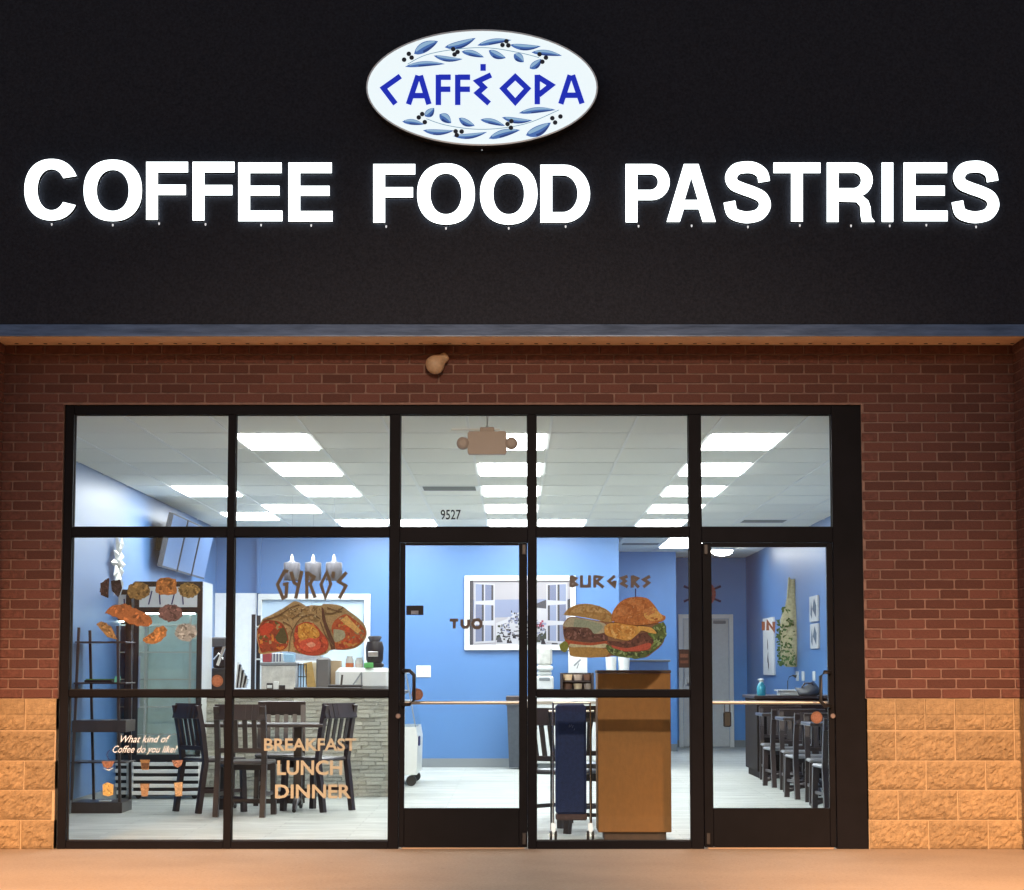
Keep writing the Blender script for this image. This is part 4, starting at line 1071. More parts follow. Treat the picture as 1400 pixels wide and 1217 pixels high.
MB().lathe([(.045, 0), (.05, .02), (.05, .10), (.03, .135), (.02, .15)], n=16).build('body', M['teal'], t)
MB().lathe([(.022, .15), (.025, .17), (.035, .175), (.02, .19)], n=12).tube([(0, 0, .175), (-.04, 0, .18)], .008, 6).build('pump', M['white'], t)
bp_ = W(1083, 950, 10.2)
t = tag(MB().bbox(-.16, .14, -.1, .12, 0, .05, .005).bbox(-.2, .02, -.13, .05, .0505, .065, .003).build('paper_stack', M['white']), 'white papers and box lid stacked on the right-hand counter', 'papers'); t.location = (bp_.x, 10.2, cz)
bg_ = W(1106, 950, 10.0)
t = empty('black_bag', (bg_.x, 10.05, cz), 'slumped black and brown bag on the right-hand counter', 'bag')
MB().lathe([(.10, 0), (.14, .02), (.13, .07), (.08, .11), (.03, .13)], n=12).build('body', M['darkgrey'], t)
for v in t.children[0].data.vertices: v.co.x += .03 * math.sin(v.co.z * 60 + v.co.y * 20); v.co.z += .03 * math.sin(v.co.x * 25) * (v.co.z > .03)
MB().tube([(-.08, -.05, .09), (-.05, -.08, .14), (.03, -.08, .14), (.08, -.05, .07)], .01, 8).build('handle', M['wood'], t)
lm = W(1077, 945, 10.4)
t = empty('gooseneck_lamp', (lm.x, 10.4, cz), 'thin black gooseneck lamp standing on the right-hand counter', 'desk lamp')
MB().lathe([(.05, 0), (.05, .015), (.01, .02)], n=14).build('base', M['black'], t)
MB().tube([(0, 0, .015), (0, 0, .16), (.02, 0, .21), (.06, 0, .225)], .005, 6).build('neck', M['black'], t)
MB().tube([(.055, 0, .228), (.10, 0, .215)], [.008, .022], 10).build('head', M['black'], t)

# ---- right wall decorations (thin in X)
def wall_panel_R(px0, px1, pyt, pyb, name, label, m, cat='picture', dpt=.03, art=None):
    s0, s1 = (px0 - CX) / XR, (px1 - CX) / XR
    def yof(px): # depth where the right wall meets this pixel column
        lo, hi = 0, 30
        for _ in range(40):
            mid = (lo + hi) / 2
            if W(px, 880, mid).x < XR: lo = mid
            else: hi = mid
        return lo
    Y0, Y1 = yof(px1), yof(px0); Ym = (Y0 + Y1) / 2
    z0, z1 = W((px0 + px1) / 2, pyb, Ym).z, W((px0 + px1) / 2, pyt, Ym).z
    e = empty(name, (XR, Ym, z0), label, cat); hy = (Y1 - Y0) / 2; H = z1 - z0
    MB().bbox(-dpt, -.001, -hy, hy, 0, H, .004).build('canvas', m, e)
    if art: art(e, hy, H, -dpt)
    return e, hy, H
def art1(e, hy, H, x):
    mb = MB(); r = random.Random(4)
    def leafp(c, a, L, wd):
        dy, dz = math.cos(a), math.sin(a)
        pts = [(x - .002, c[0] + dy * t * L - dz * s_ * wd, c[1] + dz * t * L + dy * s_ * wd) for t, s_ in ((0, 0), (.3, 1), (.7, .8), (1, 0), (.7, -.8), (.3, -1))]
        mb.flat(pts)
    leafp((0, H * .42), 1.2, .2, .05); leafp((-.1, H * .08), 1.1, .25, .04); leafp((.1, H * .2), 2.2, .22, .04); leafp((.0, H * .05), 1.6, .3, .03)
    mb.build('print', pm(70, 76, 80), e)
wall_panel_R(1046, 1060, 845, 923, 'canvas_picture', 'tall white canvas with dark leaf print on the right wall', M['white'], art=art1)
def art2(e, hy, H, x):
    mb = MB(); mb.flat([(x - .002, -hy * .7, H * .15), (x - .002, hy * .2, H * .5), (x - .002, -hy * .3, H * .9), (x - .002, -hy * .85, H * .6)]); mb.flat([(x - .0025, hy * .3, H * .1), (x - .0025, hy * .7, H * .3), (x - .0025, hy * .5, H * .8), (x - .0025, hy * .25, H * .5)])
    mb.build('print', pm(88, 110, 130), e)
wall_panel_R(1110.5, 1121, 815, 850, 'small_picture', 'upper of two small grey pictures on the right wall', M['pale'], art=art2)
wall_panel_R(1111, 1121, 853, 887, 'small_picture', 'lower of two small grey pictures on the right wall', M['pale'], art=art2)
# plate outlets
for i, px in enumerate((1090, 1098, 1113)):
    wall_panel_R(px - 1.6, px + 1.6, 918, 931, 'wall_plate', '%s white wall plate under the green bottle decoration' % ['leftmost', 'middle', 'rightmost'][i], M['white'], 'wall plate', .012)
# green bottle-shaped vine decoration on the right wall
M['vine'] = mat('vine_green', (0.09, 0.17, 0.05), 0.7, noise=.3)
M['straw'] = mat('straw', (0.45, 0.42, 0.25), 0.8, noise=.25, nscale=30)
vz0 = W(1085, 912, 14.2).z; vH = W(1085, 792, 14.2).z - vz0
vd = empty('vine_decoration', (XR, 14.2, vz0), 'tall bottle-shaped wall decoration wrapped in green vines', 'wall decoration')
MB().lathe([(.10, 0), (.16, .05), (.17, .20), (.165, .62), (.10, .80), (.07, .95), (.065, vH - .12), (.05, vH)], (-.03, 0, 0), 18).build('bottle', M['straw'], vd)
for k in range(5): MB().tube([(-.10 + .0 * k, -.05 + k * .025, vH * .62), (-.09, -.04 + k * .02, vH * .85), (-.07, -.06 + k * .03, vH * 1.02)], .008, 6).build('twig', M['straw'], vd)
lv = MB(); r_ = random.Random(9)
for k in range(260):
    a = r_.uniform(PI * .5, PI * 1.5); z = r_.uniform(.0, vH * .66) if k > 60 else r_.uniform(0, .25)
    rr = .18 + r_.uniform(-.01, .03) if z < .62 else .13
    c = Vector((-.03 + rr * math.cos(a), rr * math.sin(a) + (-.18 if k < 50 else 0) + (r_.uniform(-.1, .1) if k < 50 else 0), z + .02))
    u = Vector((r_.uniform(-1, 1), r_.uniform(-1, 1), r_.uniform(-1, 1))).normalized() * .028; v = u.cross(Vector((r_.uniform(-1, 1), 1, r_.uniform(-1, 1)))).normalized() * .016
    lv.flat([c - u, c + v, c + u, c - v])
tag(lv.build('vine_leaves', M['vine'], vd), kind='stuff')

# ---- far door, ship wheel, corridor bits
dx0, dx1 = W(928, 930, YF).x, W(1003, 930, YF).x; dzt = W(965, 840, YF).z
fd = empty('white_door', ((dx0 + dx1) / 2, YF, 0), 'white interior door with white casing in the far blue wall', 'door')
hw = (dx1 - dx0) / 2
MB().bbox(-hw, -hw + .07, -.03, -.001, 0, dzt, .004).bbox(hw - .07, hw, -.03, -.001, 0, dzt, .004).bbox(-hw + .07, hw - .07, -.03, -.001, dzt - .07, dzt, .004).build('casing', M['white'], fd)
MB().bbox(-hw + .075, hw - .075, -.018, -.001, .01, dzt - .075, .003).build('leaf', M['pale'], fd)
MB().tube([(-hw + .13, -.02, 1.0), (-hw + .13, -.06, 1.0), (-hw + .22, -.065, 1.0)], .012, 8).build('handle', M['steel'], fd)
MB().bbox(hw - .32, hw - .12, -.05, -.02, dzt - .15, dzt - .10).build('closer', M['base'], fd)
sp_ = W(960, 812, YF)
swl = empty('ship_wheel', (sp_.x, YF, sp_.z), 'red round wall decoration with dark blue spokes above the white door', 'wall decoration')
M['redp'] = mat('red_paint', (0.35, 0.06, 0.07), 0.5); M['navy'] = mat('navy_paint', (0.02, 0.03, 0.12), 0.5)
rg = MB(); N = 24
for k in range(N):
    a, b2 = 2 * PI * k / N, 2 * PI * (k + 1) / N
    rg.bar((.185 * math.cos(a), -.03, .185 * math.sin(a)), (.185 * math.cos(b2), -.03, .185 * math.sin(b2)), .06, .03, up=(0, 1, 0))
rg.build('ring', M['redp'], swl)
MB().lathe([(.08, -.01), (.08, -.045), (.03, -.06)], n=16, axis='y').build('hub', M['redp'], swl)
for k in range(8):
    a = PI / 8 + k * PI / 4
    MB().tube([(.05 * math.cos(a), -.03, .05 * math.sin(a)), (.19 * math.cos(a), -.03, .19 * math.sin(a)), (.32 * math.cos(a), -.03, .32 * math.sin(a))], [.014, .014, .02], 8).build('spoke', M['navy'], swl)
x0, x1, y0_, y1_, z0, z1 = pxbox(856, 914, 902, 1000, 15.2, .15)
hwl = empty('half_wall', ((x0 + x1) / 2, 15.2, 0), 'low blue half wall with a pale ledge behind the burger picture', 'half wall')
MB().box(x0 - (x0 + x1) / 2, x1 - (x0 + x1) / 2, 0, .15, 0, z1 - .03).build('panel', M['blue'], hwl)
MB().bbox(x0 - (x0 + x1) / 2 - .02, x1 - (x0 + x1) / 2 + .03, -.03, .18, z1 - .03, z1, .005).build('ledge', M['base'], hwl)

# ---- picture on back wall
px0, px1, _, _, z0, z1 = pxbox(635, 787, 787, 889, YB - .04, .04)
cxm = (px0 + px1) / 2
PK = .72
pic = empty('framed_picture', (cxm, YB, z0), 'large white-framed picture of an open window over a hillside village', 'picture')
w2, H = (px1 - px0) / 2, z1 - z0; f_ = .065
MB().bbox(-w2, w2, -.045, -.001, H - f_, H).bbox(-w2, w2, -.045, -.001, 0, f_).bbox(-w2, -w2 + f_, -.044, -.001, f_, H - f_).bbox(w2 - f_, w2, -.044, -.001, f_, H - f_).build('frame', M['white'], pic)
MB().box(-w2 + f_, w2 - f_, -.02, -.002, f_, H - f_).build('backing', pm(168, 165, 170), pic)
iw, ih = w2 - f_, H - 2 * f_
def IP(u, v, k): return (-iw + 2 * iw * u, -.02 - .0004 * k, f_ + ih * v)
r_ = random.Random(12); pmb = MB(); pmats = [pm(134, 144, 170), pm(70, 72, 80), pm(186, 185, 190), pm(52, 62, 54), pm(112, 120, 146), pm(150, 62, 88), pm(36, 38, 46)]
pmb.flat([IP(.0, .42, 1), IP(1, .45, 1), IP(1, .72, 1), IP(.0, .70, 1)], 0)
pmb.flat([IP(.55, .5, 2), IP(.62, .62, 2), IP(.75, .70, 2), IP(.88, .66, 2), IP(1, .72, 2), IP(1, .35, 2), IP(.5, .35, 2)], 1)
pmb.flat([IP(.26, .0, 3), IP(.26, .34, 3), IP(.36, .40, 3), IP(.5, .52, 3), IP(.66, .58, 3), IP(.85, .55, 3), IP(1, .5, 3), IP(1, 0, 3)], 2)
for k in range(420):
    u = r_.uniform(.27, .97); top = .40 + .14 * math.sin(u * 5.0) * (u > .4) - (.10 if u < .36 else 0); v = r_.uniform(.06, top)
    a, c = r_.uniform(.008, .032), r_.uniform(.012, .045); j = r_.choice([2, 2, 0, 1, 1, 6, 6, 3, 4, 2]); kk = 4 + k * .03
    pmb.flat([IP(u, v, kk), IP(u + a, v + r_.uniform(-.01, .01), kk), IP(u + a, v + c, kk), IP(u, v + c, kk)], j)
for k in range(24):
    u = r_.uniform(.26, .95); v = r_.uniform(.0, .12); a = r_.uniform(.03, .07); kk = 14 + k * .05
    pmb.flat([IP(u, v, kk), IP(u + a, v, kk), IP(u + a * .6, v + .09, kk), IP(u + a * .1, v + .07, kk)], r_.choice([3, 6, 3, 1]))
for k in range(8):
    u = r_.uniform(.6, .72); v = r_.uniform(.28, .40); pmb.flat([IP(u, v, 18 + k * .05), IP(u + .02, v, 18 + k * .05), IP(u + .02, v + .03, 18 + k * .05), IP(u, v + .03, 18 + k * .05)], 5)
# dark reveal + shutters printed in the picture
def sash(u0, u1, kk, skew):
    def q(a, b2, c, d, m_, k2): pmb.flat([IP(u0 + (u1 - u0) * a, b2 + skew * a, k2), IP(u0 + (u1 - u0) * c, b2 + skew * c, k2), IP(u0 + (u1 - u0) * c, d - skew * c, k2), IP(u0 + (u1 - u0) * a, d - skew * a, k2)], m_)
    q(0, .02, 1, .97, 2, kk)
    for i in range(2):
        for j in range(3):
            q(.07 + i * .46, .05 + j * .315, .47 + i * .46, .32 + j * .315, [4, 0, 4, 0, 0, 4][(i + j * 2) % 6], kk + 1)
            q(.37 + i * .46, .05 + j * .315, .47 + i * .46, .32 + j * .315, 1, kk + 1.5)
pmb.flat([IP(0, 0, 20), IP(.035, 0, 20), IP(.035, 1, 20), IP(0, 1, 20)], 1)
sash(.045, .25, 21, .02); sash(.97, .76, 24, .02)
pmb.build('print', pmats, pic)
# outlet, bin
x0, x1, _, _, z0, z1 = pxbox(569, 589, 910, 926, YB - .01, .01)
o = empty('outlet_plate', ((x0 + x1) / 2, YB, z0), 'white triple switch plate on the blue back wall seen in the left door', 'switch plate')
MB().bbox((x0 - x1) / 2, (x1 - x0) / 2, -.01, -.001, 0, z1 - z0, .003).build('plate', M['white'], o)
for k in range(3): MB().bbox(-.05 + k * .05 - .008, -.05 + k * .05 + .008, -.018, -.01, .05, .09, .002).build('switch', M['pale'], o)
bn = empty('waste_bin', (W(711, 1000, 12.45).x, 12.55, 0), 'dark grey upright waste bin against the blue wall beside the left door post', 'bin')
M['bin'] = mat('bin_grey', (0.055, 0.065, 0.08), 0.6, noise=.15)
mb = MB(); vs = []
for z, a in ((0.02, .135), (.84, .165)):
    vs += [(-a, -a, z), (a, -a, z), (a, a, z), (-a, a, z)]
mb.add(vs, [(0, 3, 2, 1), (0, 1, 5, 4), (1, 2, 6, 5), (2, 3, 7, 6), (3, 0, 4, 7)])
mb.build('body', M['bin'], bn); MB().bbox(-.175, .175, -.175, .175, .84, .90, .01).build('lid', M['wood'], bn)
MB().box(-.175, .175, -.176, -.166, .78, .84).build('rim', M['bin'], bn)

# ---- left counter with ledge stone front
CYF = 6.35
cx0, cx1 = W(277, 1020, CYF).x, W(549, 1020, CYF).x
ctr = empty('service_counter', ((cx0 + cx1) / 2, CYF, 0), 'service counter faced in grey stacked stone on the left', 'counter')
hc = (cx1 - cx0) / 2
MB().box(-hc, hc, .03, .65, 0, .985).build('carcass', M['stoneback'] if 'stoneback' in M else M['greymarble'], ctr)
M['stone'] = mat('ledge_stone', (0.40, 0.395, 0.335), 0.9, noise=.4, nscale=14, bump=.5, bscale=50, rand=.16)
MB().bbox(-hc - .03, hc + .03, -.04, .70, .985, 1.02, .006).build('worktop', M['slate'] if 'slate' in M else M['darkgrey'], ctr)
smesh = []
for k in range(6):
    me_o = MB().bbox(-.5, .5, 0, 1, -.5, .5, .06).build('stone', M['stone'], ctr); me = me_o.data; bpy.data.objects.remove(me_o)
    for v in me.vertices: v.co.y += random.uniform(-.12, .12); v.co.z += random.uniform(-.05, .05)
    smesh.append(me)
n_st = 0; z = 0.0; rws = 26; hh = .985 / rws
for r in range(rws):
    x = -hc - random.uniform(0, .1)
    while x < hc:
        L = random.uniform(.12, .26); a, b2 = max(x, -hc), min(x + L, hc)
        if b2 - a > .02 and n_st < 295:
            o = bpy.data.objects.new('stone', random.choice(smesh)); COL.objects.link(o); o.parent = ctr; n_st += 1
            o.scale = (b2 - a - .003, .045, hh - .002); o.location = ((a + b2) / 2, random.uniform(-.014, .008), z + hh / 2)
        x += L
    z += hh
CT = 1.02
def onctr(x0, x1, y0, name, label, m, Y=6.6, dp=.25, cat=None, b=.006, base=CT, build=True, part='body'):
    a = W(x0, 930, Y).x; c = W(x1, 930, Y).x; z1 = W((x0 + x1) / 2, y0, Y).z
    e = empty(name, ((a + c) / 2, Y, base), label, cat or name.replace('_', ' '))
    if build: MB().bbox((a - c) / 2, (c - a) / 2, 0, dp, 0, z1 - base, b).build(part, m, e)
    return e, (c - a) / 2, z1 - base
e, hw_, H_ = onctr(458, 533, 913, 'white_cabinet', 'low white rounded appliance on the counter beside the second post', M['white'], 6.7, .35, 'appliance', .04)
e, hw_, H_ = onctr(357, 404, 906, 'storage_bin', 'grey marbled box on the counter under the wrap picture', M['greymarble'], 6.75, .3, 'box')
MB().bbox(-hw_ - .01, hw_ + .01, -.01, .31, H_ - .03, H_ + .004, .005).build('lid', M['base'], e)
bt_ = CT + H_ + .004
e, hw_, H_ = onctr(358.5, 370.5, 893, 'red_box', 'small red carton on top of the marbled box', M['redp'], 6.8, .1, 'carton', base=bt_)
e, hw_, H_ = onctr(372, 386, 893, 'striped_carton', 'white and blue striped carton on top of the marbled box', M['white'], 6.8, .1, 'carton', base=bt_)
for k in range(3): MB().box(-hw_ + .012 + k * .03, -hw_ + .024 + k * .03, -.002, 0, .005, H_ - .005).build('stripe', M['navy'], e)
e, hw_, H_ = onctr(388, 402, 894, 'pale_carton', 'pale blue carton, rightmost on the marbled box', pm(170, 205, 225), 6.8, .1, 'carton', base=bt_)
# small trinkets at the foot of the marbled box
e = empty('napkin_holder', (W(377, 940, 6.5).x, 6.5, CT), 'small black and white napkin holder in front of the marbled box', 'napkin holder')
MB().bbox(-.09, -.03, 0, .04, 0, .07).bbox(.03, .09, 0, .04, 0, .05).build('holder', M['black'], e); MB().bbox(-.025, .025, 0, .04, 0, .085).bbox(-.085, -.035, -.004, -.001, .02, .05).build('napkins', M['white'], e)
M['ochre'] = mat('ochre_board', (0.42, 0.27, 0.08), .6, noise=.2)
e = empty('cutting_board', (W(424, 930, 6.9).x, 6.9, CT), 'ochre cutting board leaning behind the black tray', 'cutting board')
MB().bar((.02, 0, 0), (-.03, .05, .27), .085, .02, up=(0, 1, 0)).build('board', M['ochre'], e)
e = empty('pale_board', (W(431, 930, 6.95).x, 6.95, CT), 'pale cutting board standing behind the ochre one', 'cutting board')
MB().bar((0, 0, 0), (0, .04, .27), .08, .02, up=(0, 1, 0)).build('board', pm(206, 196, 170), e)
e = empty('wire_stand', (W(413, 930, 6.8).x, 6.8, CT), 'thin dark wire stand left of the cutting boards', 'stand')
for k in range(4): MB().tube([(-.04 + k * .027, 0, 0), (-.04 + k * .027, 0, .26)], .005, 6).build('wire', M['black'], e)
MB().tube([(-.04, 0, .13), (.045, 0, .13)], .005, 6).tube([(-.04, 0, .25), (.045, 0, .25)], .005, 6).build('crossbar', M['black'], e)
e, hw_, H_ = onctr(432, 451, 899, 'grey_canister', 'tall dark grey canister under the middle of the wrap picture', mat('canister', (.13, .125, .12), .5), 6.75, .12, 'canister', .02)
e, hw_, H_ = onctr(452, 466, 903, 'wooden_holder', 'pale wooden holder right of the dark canister', pm(190, 170, 140), 6.85, .12, 'holder')
e = empty('black_tray', (W(448, 942, 6.42).x, 6.42, CT), 'long low black tray along the counter edge', 'tray')
MB().bbox(-.33, .33, 0, .2, 0, .03, .006).bbox(-.0, .33, .02, .18, .0305, .055, .006).build('tray', M['black'], e); MB().bar((.13, .0, .04), (.14, .01, .15), .02, .01).build('stand', M['black'], e)
e = empty('white_slip', (W(484, 946, 6.35).x, 6.33, CT), 'white paper slip at the front edge of the counter', 'paper')
MB().bbox(-.12, .18, 0, .06, 0, .012, .003).build('sheet', M['white'], e)
zw = CT + (W(495, 913, 6.7).z - CT)
for k, (px, h, c2, lab) in enumerate(((478, .115, (.45, .12, .04), 'glass jar with red filling on the white appliance'), (491, .10, (.5, .42, .36), 'pale glass jar beside the red-filled one'))):
    e = empty('glass_jar', (W(px, 905, 6.9).x, 6.9, zw), lab, 'jar', 'jars on the white appliance')
    MB().lathe([(.035, 0), (.04, .01), (.04, h * .7), (.028, h * .85), (.03, h)], n=14).build('jar', pm(190, 190, 184), e)
    MB().lathe([(.041, .006), (.0415, .012), (.0415, h * .4)], n=14).build('filling', mat('filling', c2, .5), e)
e = empty('coffee_grinder', (W(512, 900, 6.9).x, 6.92, zw), 'black round coffee grinder on the white appliance beside the post', 'coffee grinder')
MB().bbox(-.085, .09, -.08, .08, 0, .05, .015).lathe([(.07, .05), (.085, .08), (.09, .2), (.075, .26)], n=18).build('body', M['black'], e)
MB().lathe([(.05, .26), (.07, .30), (.06, .315)], n=16).build('hopper', M['darkgrey'], e)
MB().bbox(-.06, .04, -.098, -.08, .11, .16, .004).build('panel', M['steel'], e)
e = empty('green_packet', (W(503, 908, 6.6).x, 6.72, zw), 'small green packet on the white appliance', 'packet')
MB().bbox(-.045, .045, -.02, .02, 0, .05, .004).build('packet', pm(110, 190, 110), e)
e = empty('card_reader', (W(488, 925, 6.6).x, 6.62, CT), 'thin grey angled card reader before the white appliance', 'card reader')
MB().bar((-.06, 0, .02), (.04, .04, .17), .012, .05).bbox(.035, .05, .02, .035, 0, .17).build('reader', M['base'], e)
# coffee brewer and slanted cup rack on far left
e = empty('coffee_brewer', (W(299, 930, 6.8).x, 6.8, CT), 'black and chrome coffee brewer between the cooler and first post', 'coffee machine')
MB().bbox(-.07, .07, 0, .25, 0, .22, .01).bbox(-.07, .05, .08, .25, .22, .42, .01).build('body', M['black'], e)
MB().bbox(-.075, .07, -.03, .22, .42, .52, .012).build('head', M['darkgrey'], e)
MB().bar((-.01, -.02, .24), (.055, -.01, .43), .03, .03).build('spout', M['chrome'], e)
MB().tube([(-.05, -.01, .3), (.0, -.02, .36), (.04, -.01, .30)], .012, 8).build('handle', M['chrome'], e)
e = empty('cup_rack', (W(331, 930, 6.9).x, 6.9, CT), 'slanted rack of black-edged white trays right of the first post', 'rack')
for k in range(7): MB().bar((-.06 + .012 * k, .0 + .03 * k, .02 + .0 * k), (-.005 + .012 * k - .03, .0 + .03 * k, .28 - .028 * k), .012, .10).build('tray', M['black'] if k % 2 else M['white'], e)
# tall white unit with dark edge (in front of back wall)
x0, x1, _, _, z0, z1 = pxbox(343, 352, 840, 1000, 9.5, .5)
e = empty('tall_rack', (x0, 9.5, 0), 'tall narrow metal rack with black uprights behind the counter', 'rack')
MB().box(0, x1 - x0 - .03, -.0, .02, 0, z1).box(0, x1 - x0 - .03, .5, .52, 0, z1).build('upright', M['black'], e)
for k in range(5): MB().box(0, .34, .02, .5, .25 + k * .36, .265 + k * .36).build('shelf', M['white'], e)
MB().box(.32, .34, 0, .02, 0, z1).build('upright', M['steel'], e)
# back wall: white panel and pass-through
x0 = XL; x1 = W(350, 900, YB - .03).x; z1 = W(320, 811, YB - .03).z
e = empty('white_wall_panel', ((x0 + x1) / 2, YB, 0), 'white wall panelling on the back wall behind the cooler', 'wall panel')
MB().box(x0 - (x0 + x1) / 2 + .001, x1 - (x0 + x1) / 2, -.03, -.001, 0, z1).build('panel', M['whitewall'], e)
MB().box(x1 - (x0 + x1) / 2 - .0, x1 - (x0 + x1) / 2 + .05, -.06, -.001, z1, 3.0).build('corner_trim', M['blue'], e)
x0, x1, _, _, z0, z1 = pxbox(352, 506, 812, 960, YB - .05, .05)
e = empty('serving_hatch', ((x0 + x1) / 2, YB, z0), 'white-framed serving hatch in the back wall behind the wrap picture', 'serving hatch')
a = (x1 - x0) / 2; H = z1 - z0
MB().bbox(-a, a, -.07, -.001, H - .075, H).bbox(a - .075, a, -.07, -.001, 0, H - .075).bbox(-a, -a + .05, -.07, -.001, 0, H - .075).build('frame', M['white'], e)
MB().box(-a + .05, a - .075, -.012, -.002, 0, H - .075).build('inner_wall', pm(205, 226, 240), e)
MB().box(-a + .3, a - .4, -.25, -.02, H * .35, H * .38).build('shelf', M['white'], e)
MB().box(-a + .5, a - .6, -.2, -.04, H * .38, H * .62).build('appliance', M['steel'], e)
# pendants
pprot = None
M['shade'] = mat('pendant_shade', (.15, .15, .17), .4, noise=.15)
for k, px in enumerate((399, 428, 456.5)):
    loc = (W(px, 780, 7.6).x, 7.6, W(px, 762, 7.6).z)
    lab = '%s of three unlit pendant lamps behind the GYROS lettering' % ['leftmost', 'middle', 'rightmost'][k]
    if pprot is None:
        pprot = empty('pendant_lamp', loc, lab, 'pendant lamp', 'pendant lamps over the counter')
        MB().tube([(0, 0, 0), (0, 0, ZC - loc[2])], .0009, 6).build('cord', M['shade'], pprot)
        MB().lathe([(.006, .03), (.02, 0), (.022, -.03), (.03, -.045)], n=12).build('cap', M['steel'], pprot)
        MB().lathe([(.03, -.045), (.08, -.055), (.085, -.065), (.085, -.24), (.074, -.24), (.07, -.09)], n=20).build('shade', M['shade'], pprot)
    else: dup(pprot, loc, 0, lab)

# ---- pastry display case beside the left door
dc = empty('display_case', (-1.45, 8.3, 0), 'white pastry display case with sloping glass beside the left door', 'display case')
def cseg(pts, y0, y1): # polygon in x,z along y
    return MB().poly(pts, y0, y1)
xr = W(571, 1030, 8.3).x + 1.45
cseg([(-.45, .12), (xr - .01, .12), (xr, .5), (xr - .02, .62), (-.45, .62)], 0, 1.3).build('base', M['white'], dc)
cseg([(-.45, .62), (xr - .02, .62), (xr - .13, 1.18), (-.45, 1.18)], .03, 1.27).build('glass_hood', M['glass'], dc)
cseg([(xr - .03, .62), (xr - .018, .62), (xr - .125, 1.2), (xr - .14, 1.2)], 0, .03).build('edge_trim', M['base'], dc)
MB().bbox(-.45, xr - .12, 0, 1.3, 1.18, 1.22, .01).build('top', M['white'], dc)
MB().bbox(-.45, xr - .08, .05, 1.25, .88, .892, .003).build('shelf', M['pale'], dc)
MB().bbox(xr, xr + .018, .1, .28, .42, .52, .006).build('handle', M['navy'], dc)
for y in (.1, 1.15): MB().lathe([(.055, -.02), (.055, .02)], (xr - .07, y, .055), 16, axis='y').build('wheel', M['black'], dc)

# ---- coolers
M['coolglass'] = glass_mat('cooler_glass', (0.93, 0.97, 0.98), refl=0.8)
M['coolin'] = mat('cooler_inside', (0.62, 0.78, 0.82), 0.4, noise=.1, nscale=5); M['coolled'] = mat('cooler_led', (.8, .8, .8), .5, emit=(0.85, 1.0, 0.95), estr=16.0)
def cooler(px0, px1, pyt, pyb, Y, label, side='white', dp=.72):
    s = empty('drinks_cooler', label=label, cat='cooler', group='upright glass door coolers')
    a, c, _, _, _, _ = pxbox(px0, px1, pyt, pyb, Y, dp); z1 = W((px0 + px1) / 2, pyt, Y).z
    s.location = ((a + c) / 2, Y, 0); h = (c - a) / 2
    sh = MB().box(-h, -h + .04, .03, dp, .1, z1).box(h - .04, h, .03, dp, .1, z1).box(-h + .04, h - .04, dp - .04, dp, .1, z1).box(-h + .04, h - .04, .03, dp - .04, z1 - .04, z1).box(-h + .04, h - .04, .03, dp - .04, .1, .42)
    sh.build('cabinet', M['white'], s)
    MB().box(-h + .041, h - .041, dp - .06, dp - .041, .42, z1 - .3).build('liner', M['coolin'], s)
    MB().bbox(-h, h, 0, .04, z1 - .05, z1 - .0, .006).bbox(-h, h, 0, .04, z1 - .30, z1 - .245, .006).bbox(h - .05, h, .001, .04, .42, z1 - .05, .006).bbox(-h, -h + .05, .001, .04, .42, z1 - .05, .006).bbox(-h, h, 0, .04, .36, .42, .006).build('door_frame', M['black'], s)
    MB().box(-h + .05, h - .05, .006, .03, z1 - .245, z1 - .05).build('header', M['white'], s)
    for k in range(4): MB().bar((-h + .14 + k * .11, .004, z1 - .22), (-h + .17 + k * .11 - .04 * (k % 2), .004, z1 - .09), .012, .004).build('header_mark', M['navy'], s)
    MB().box(-h + .05, h - .05, .015, .021, .42, z1 - .3).build('glass', M['coolglass'], s)
    MB().bbox(-h + .055, -h + .075, -.03, 0, .85, 1.35, .006).build('handle', M['steel'], s)
    for k in range(5):
        z = .6 + k * .26
        sm = MB().box(-h + .05, h - .05, .08, .09, z, z + .012)
        for j in range(9): x = -h + .07 + j * (2 * h - .14) / 8; sm.box(x - .003, x + .003, .09, dp - .07, z, z + .005)
        sm.build('wire_shelf', M['white'], s)
    for x in (-h + .10, h - .13): MB().box(x, x + .022, .06, .07, .43, z1 - .3).build('inner_strip', M['white'], s)
    MB().box(-h + .08, h - .08, .05, .09, z1 - .31, z1 - .29).build('cooler_lamp', M['coolled'], s)
    for k in range(5):
        z = .04 + k * .068
        MB().bbox(-h + .01, h - .01, -.012, .028, z, z + .036, .005).build('louvre', M['white'], s)
    MB().box(-h + .02, h - .02, .029, .05, .03, .37).build('vent_back', M['black'], s)
    for sx in (-1, 1): MB().lathe([(.03, -.02), (.03, .02)], (sx * (h - .06), .1, .03), 12, axis='y').build('wheel', M['black'], s)
    return s
cooler(181, 275, 795, 1092, 5.95, 'upright glass-door drinks cooler with white louvred foot, behind the pastry stickers')
cooler(133, 177, 806, 1085, 6.05, 'narrower second cooler tucked between the big cooler and the left wall')
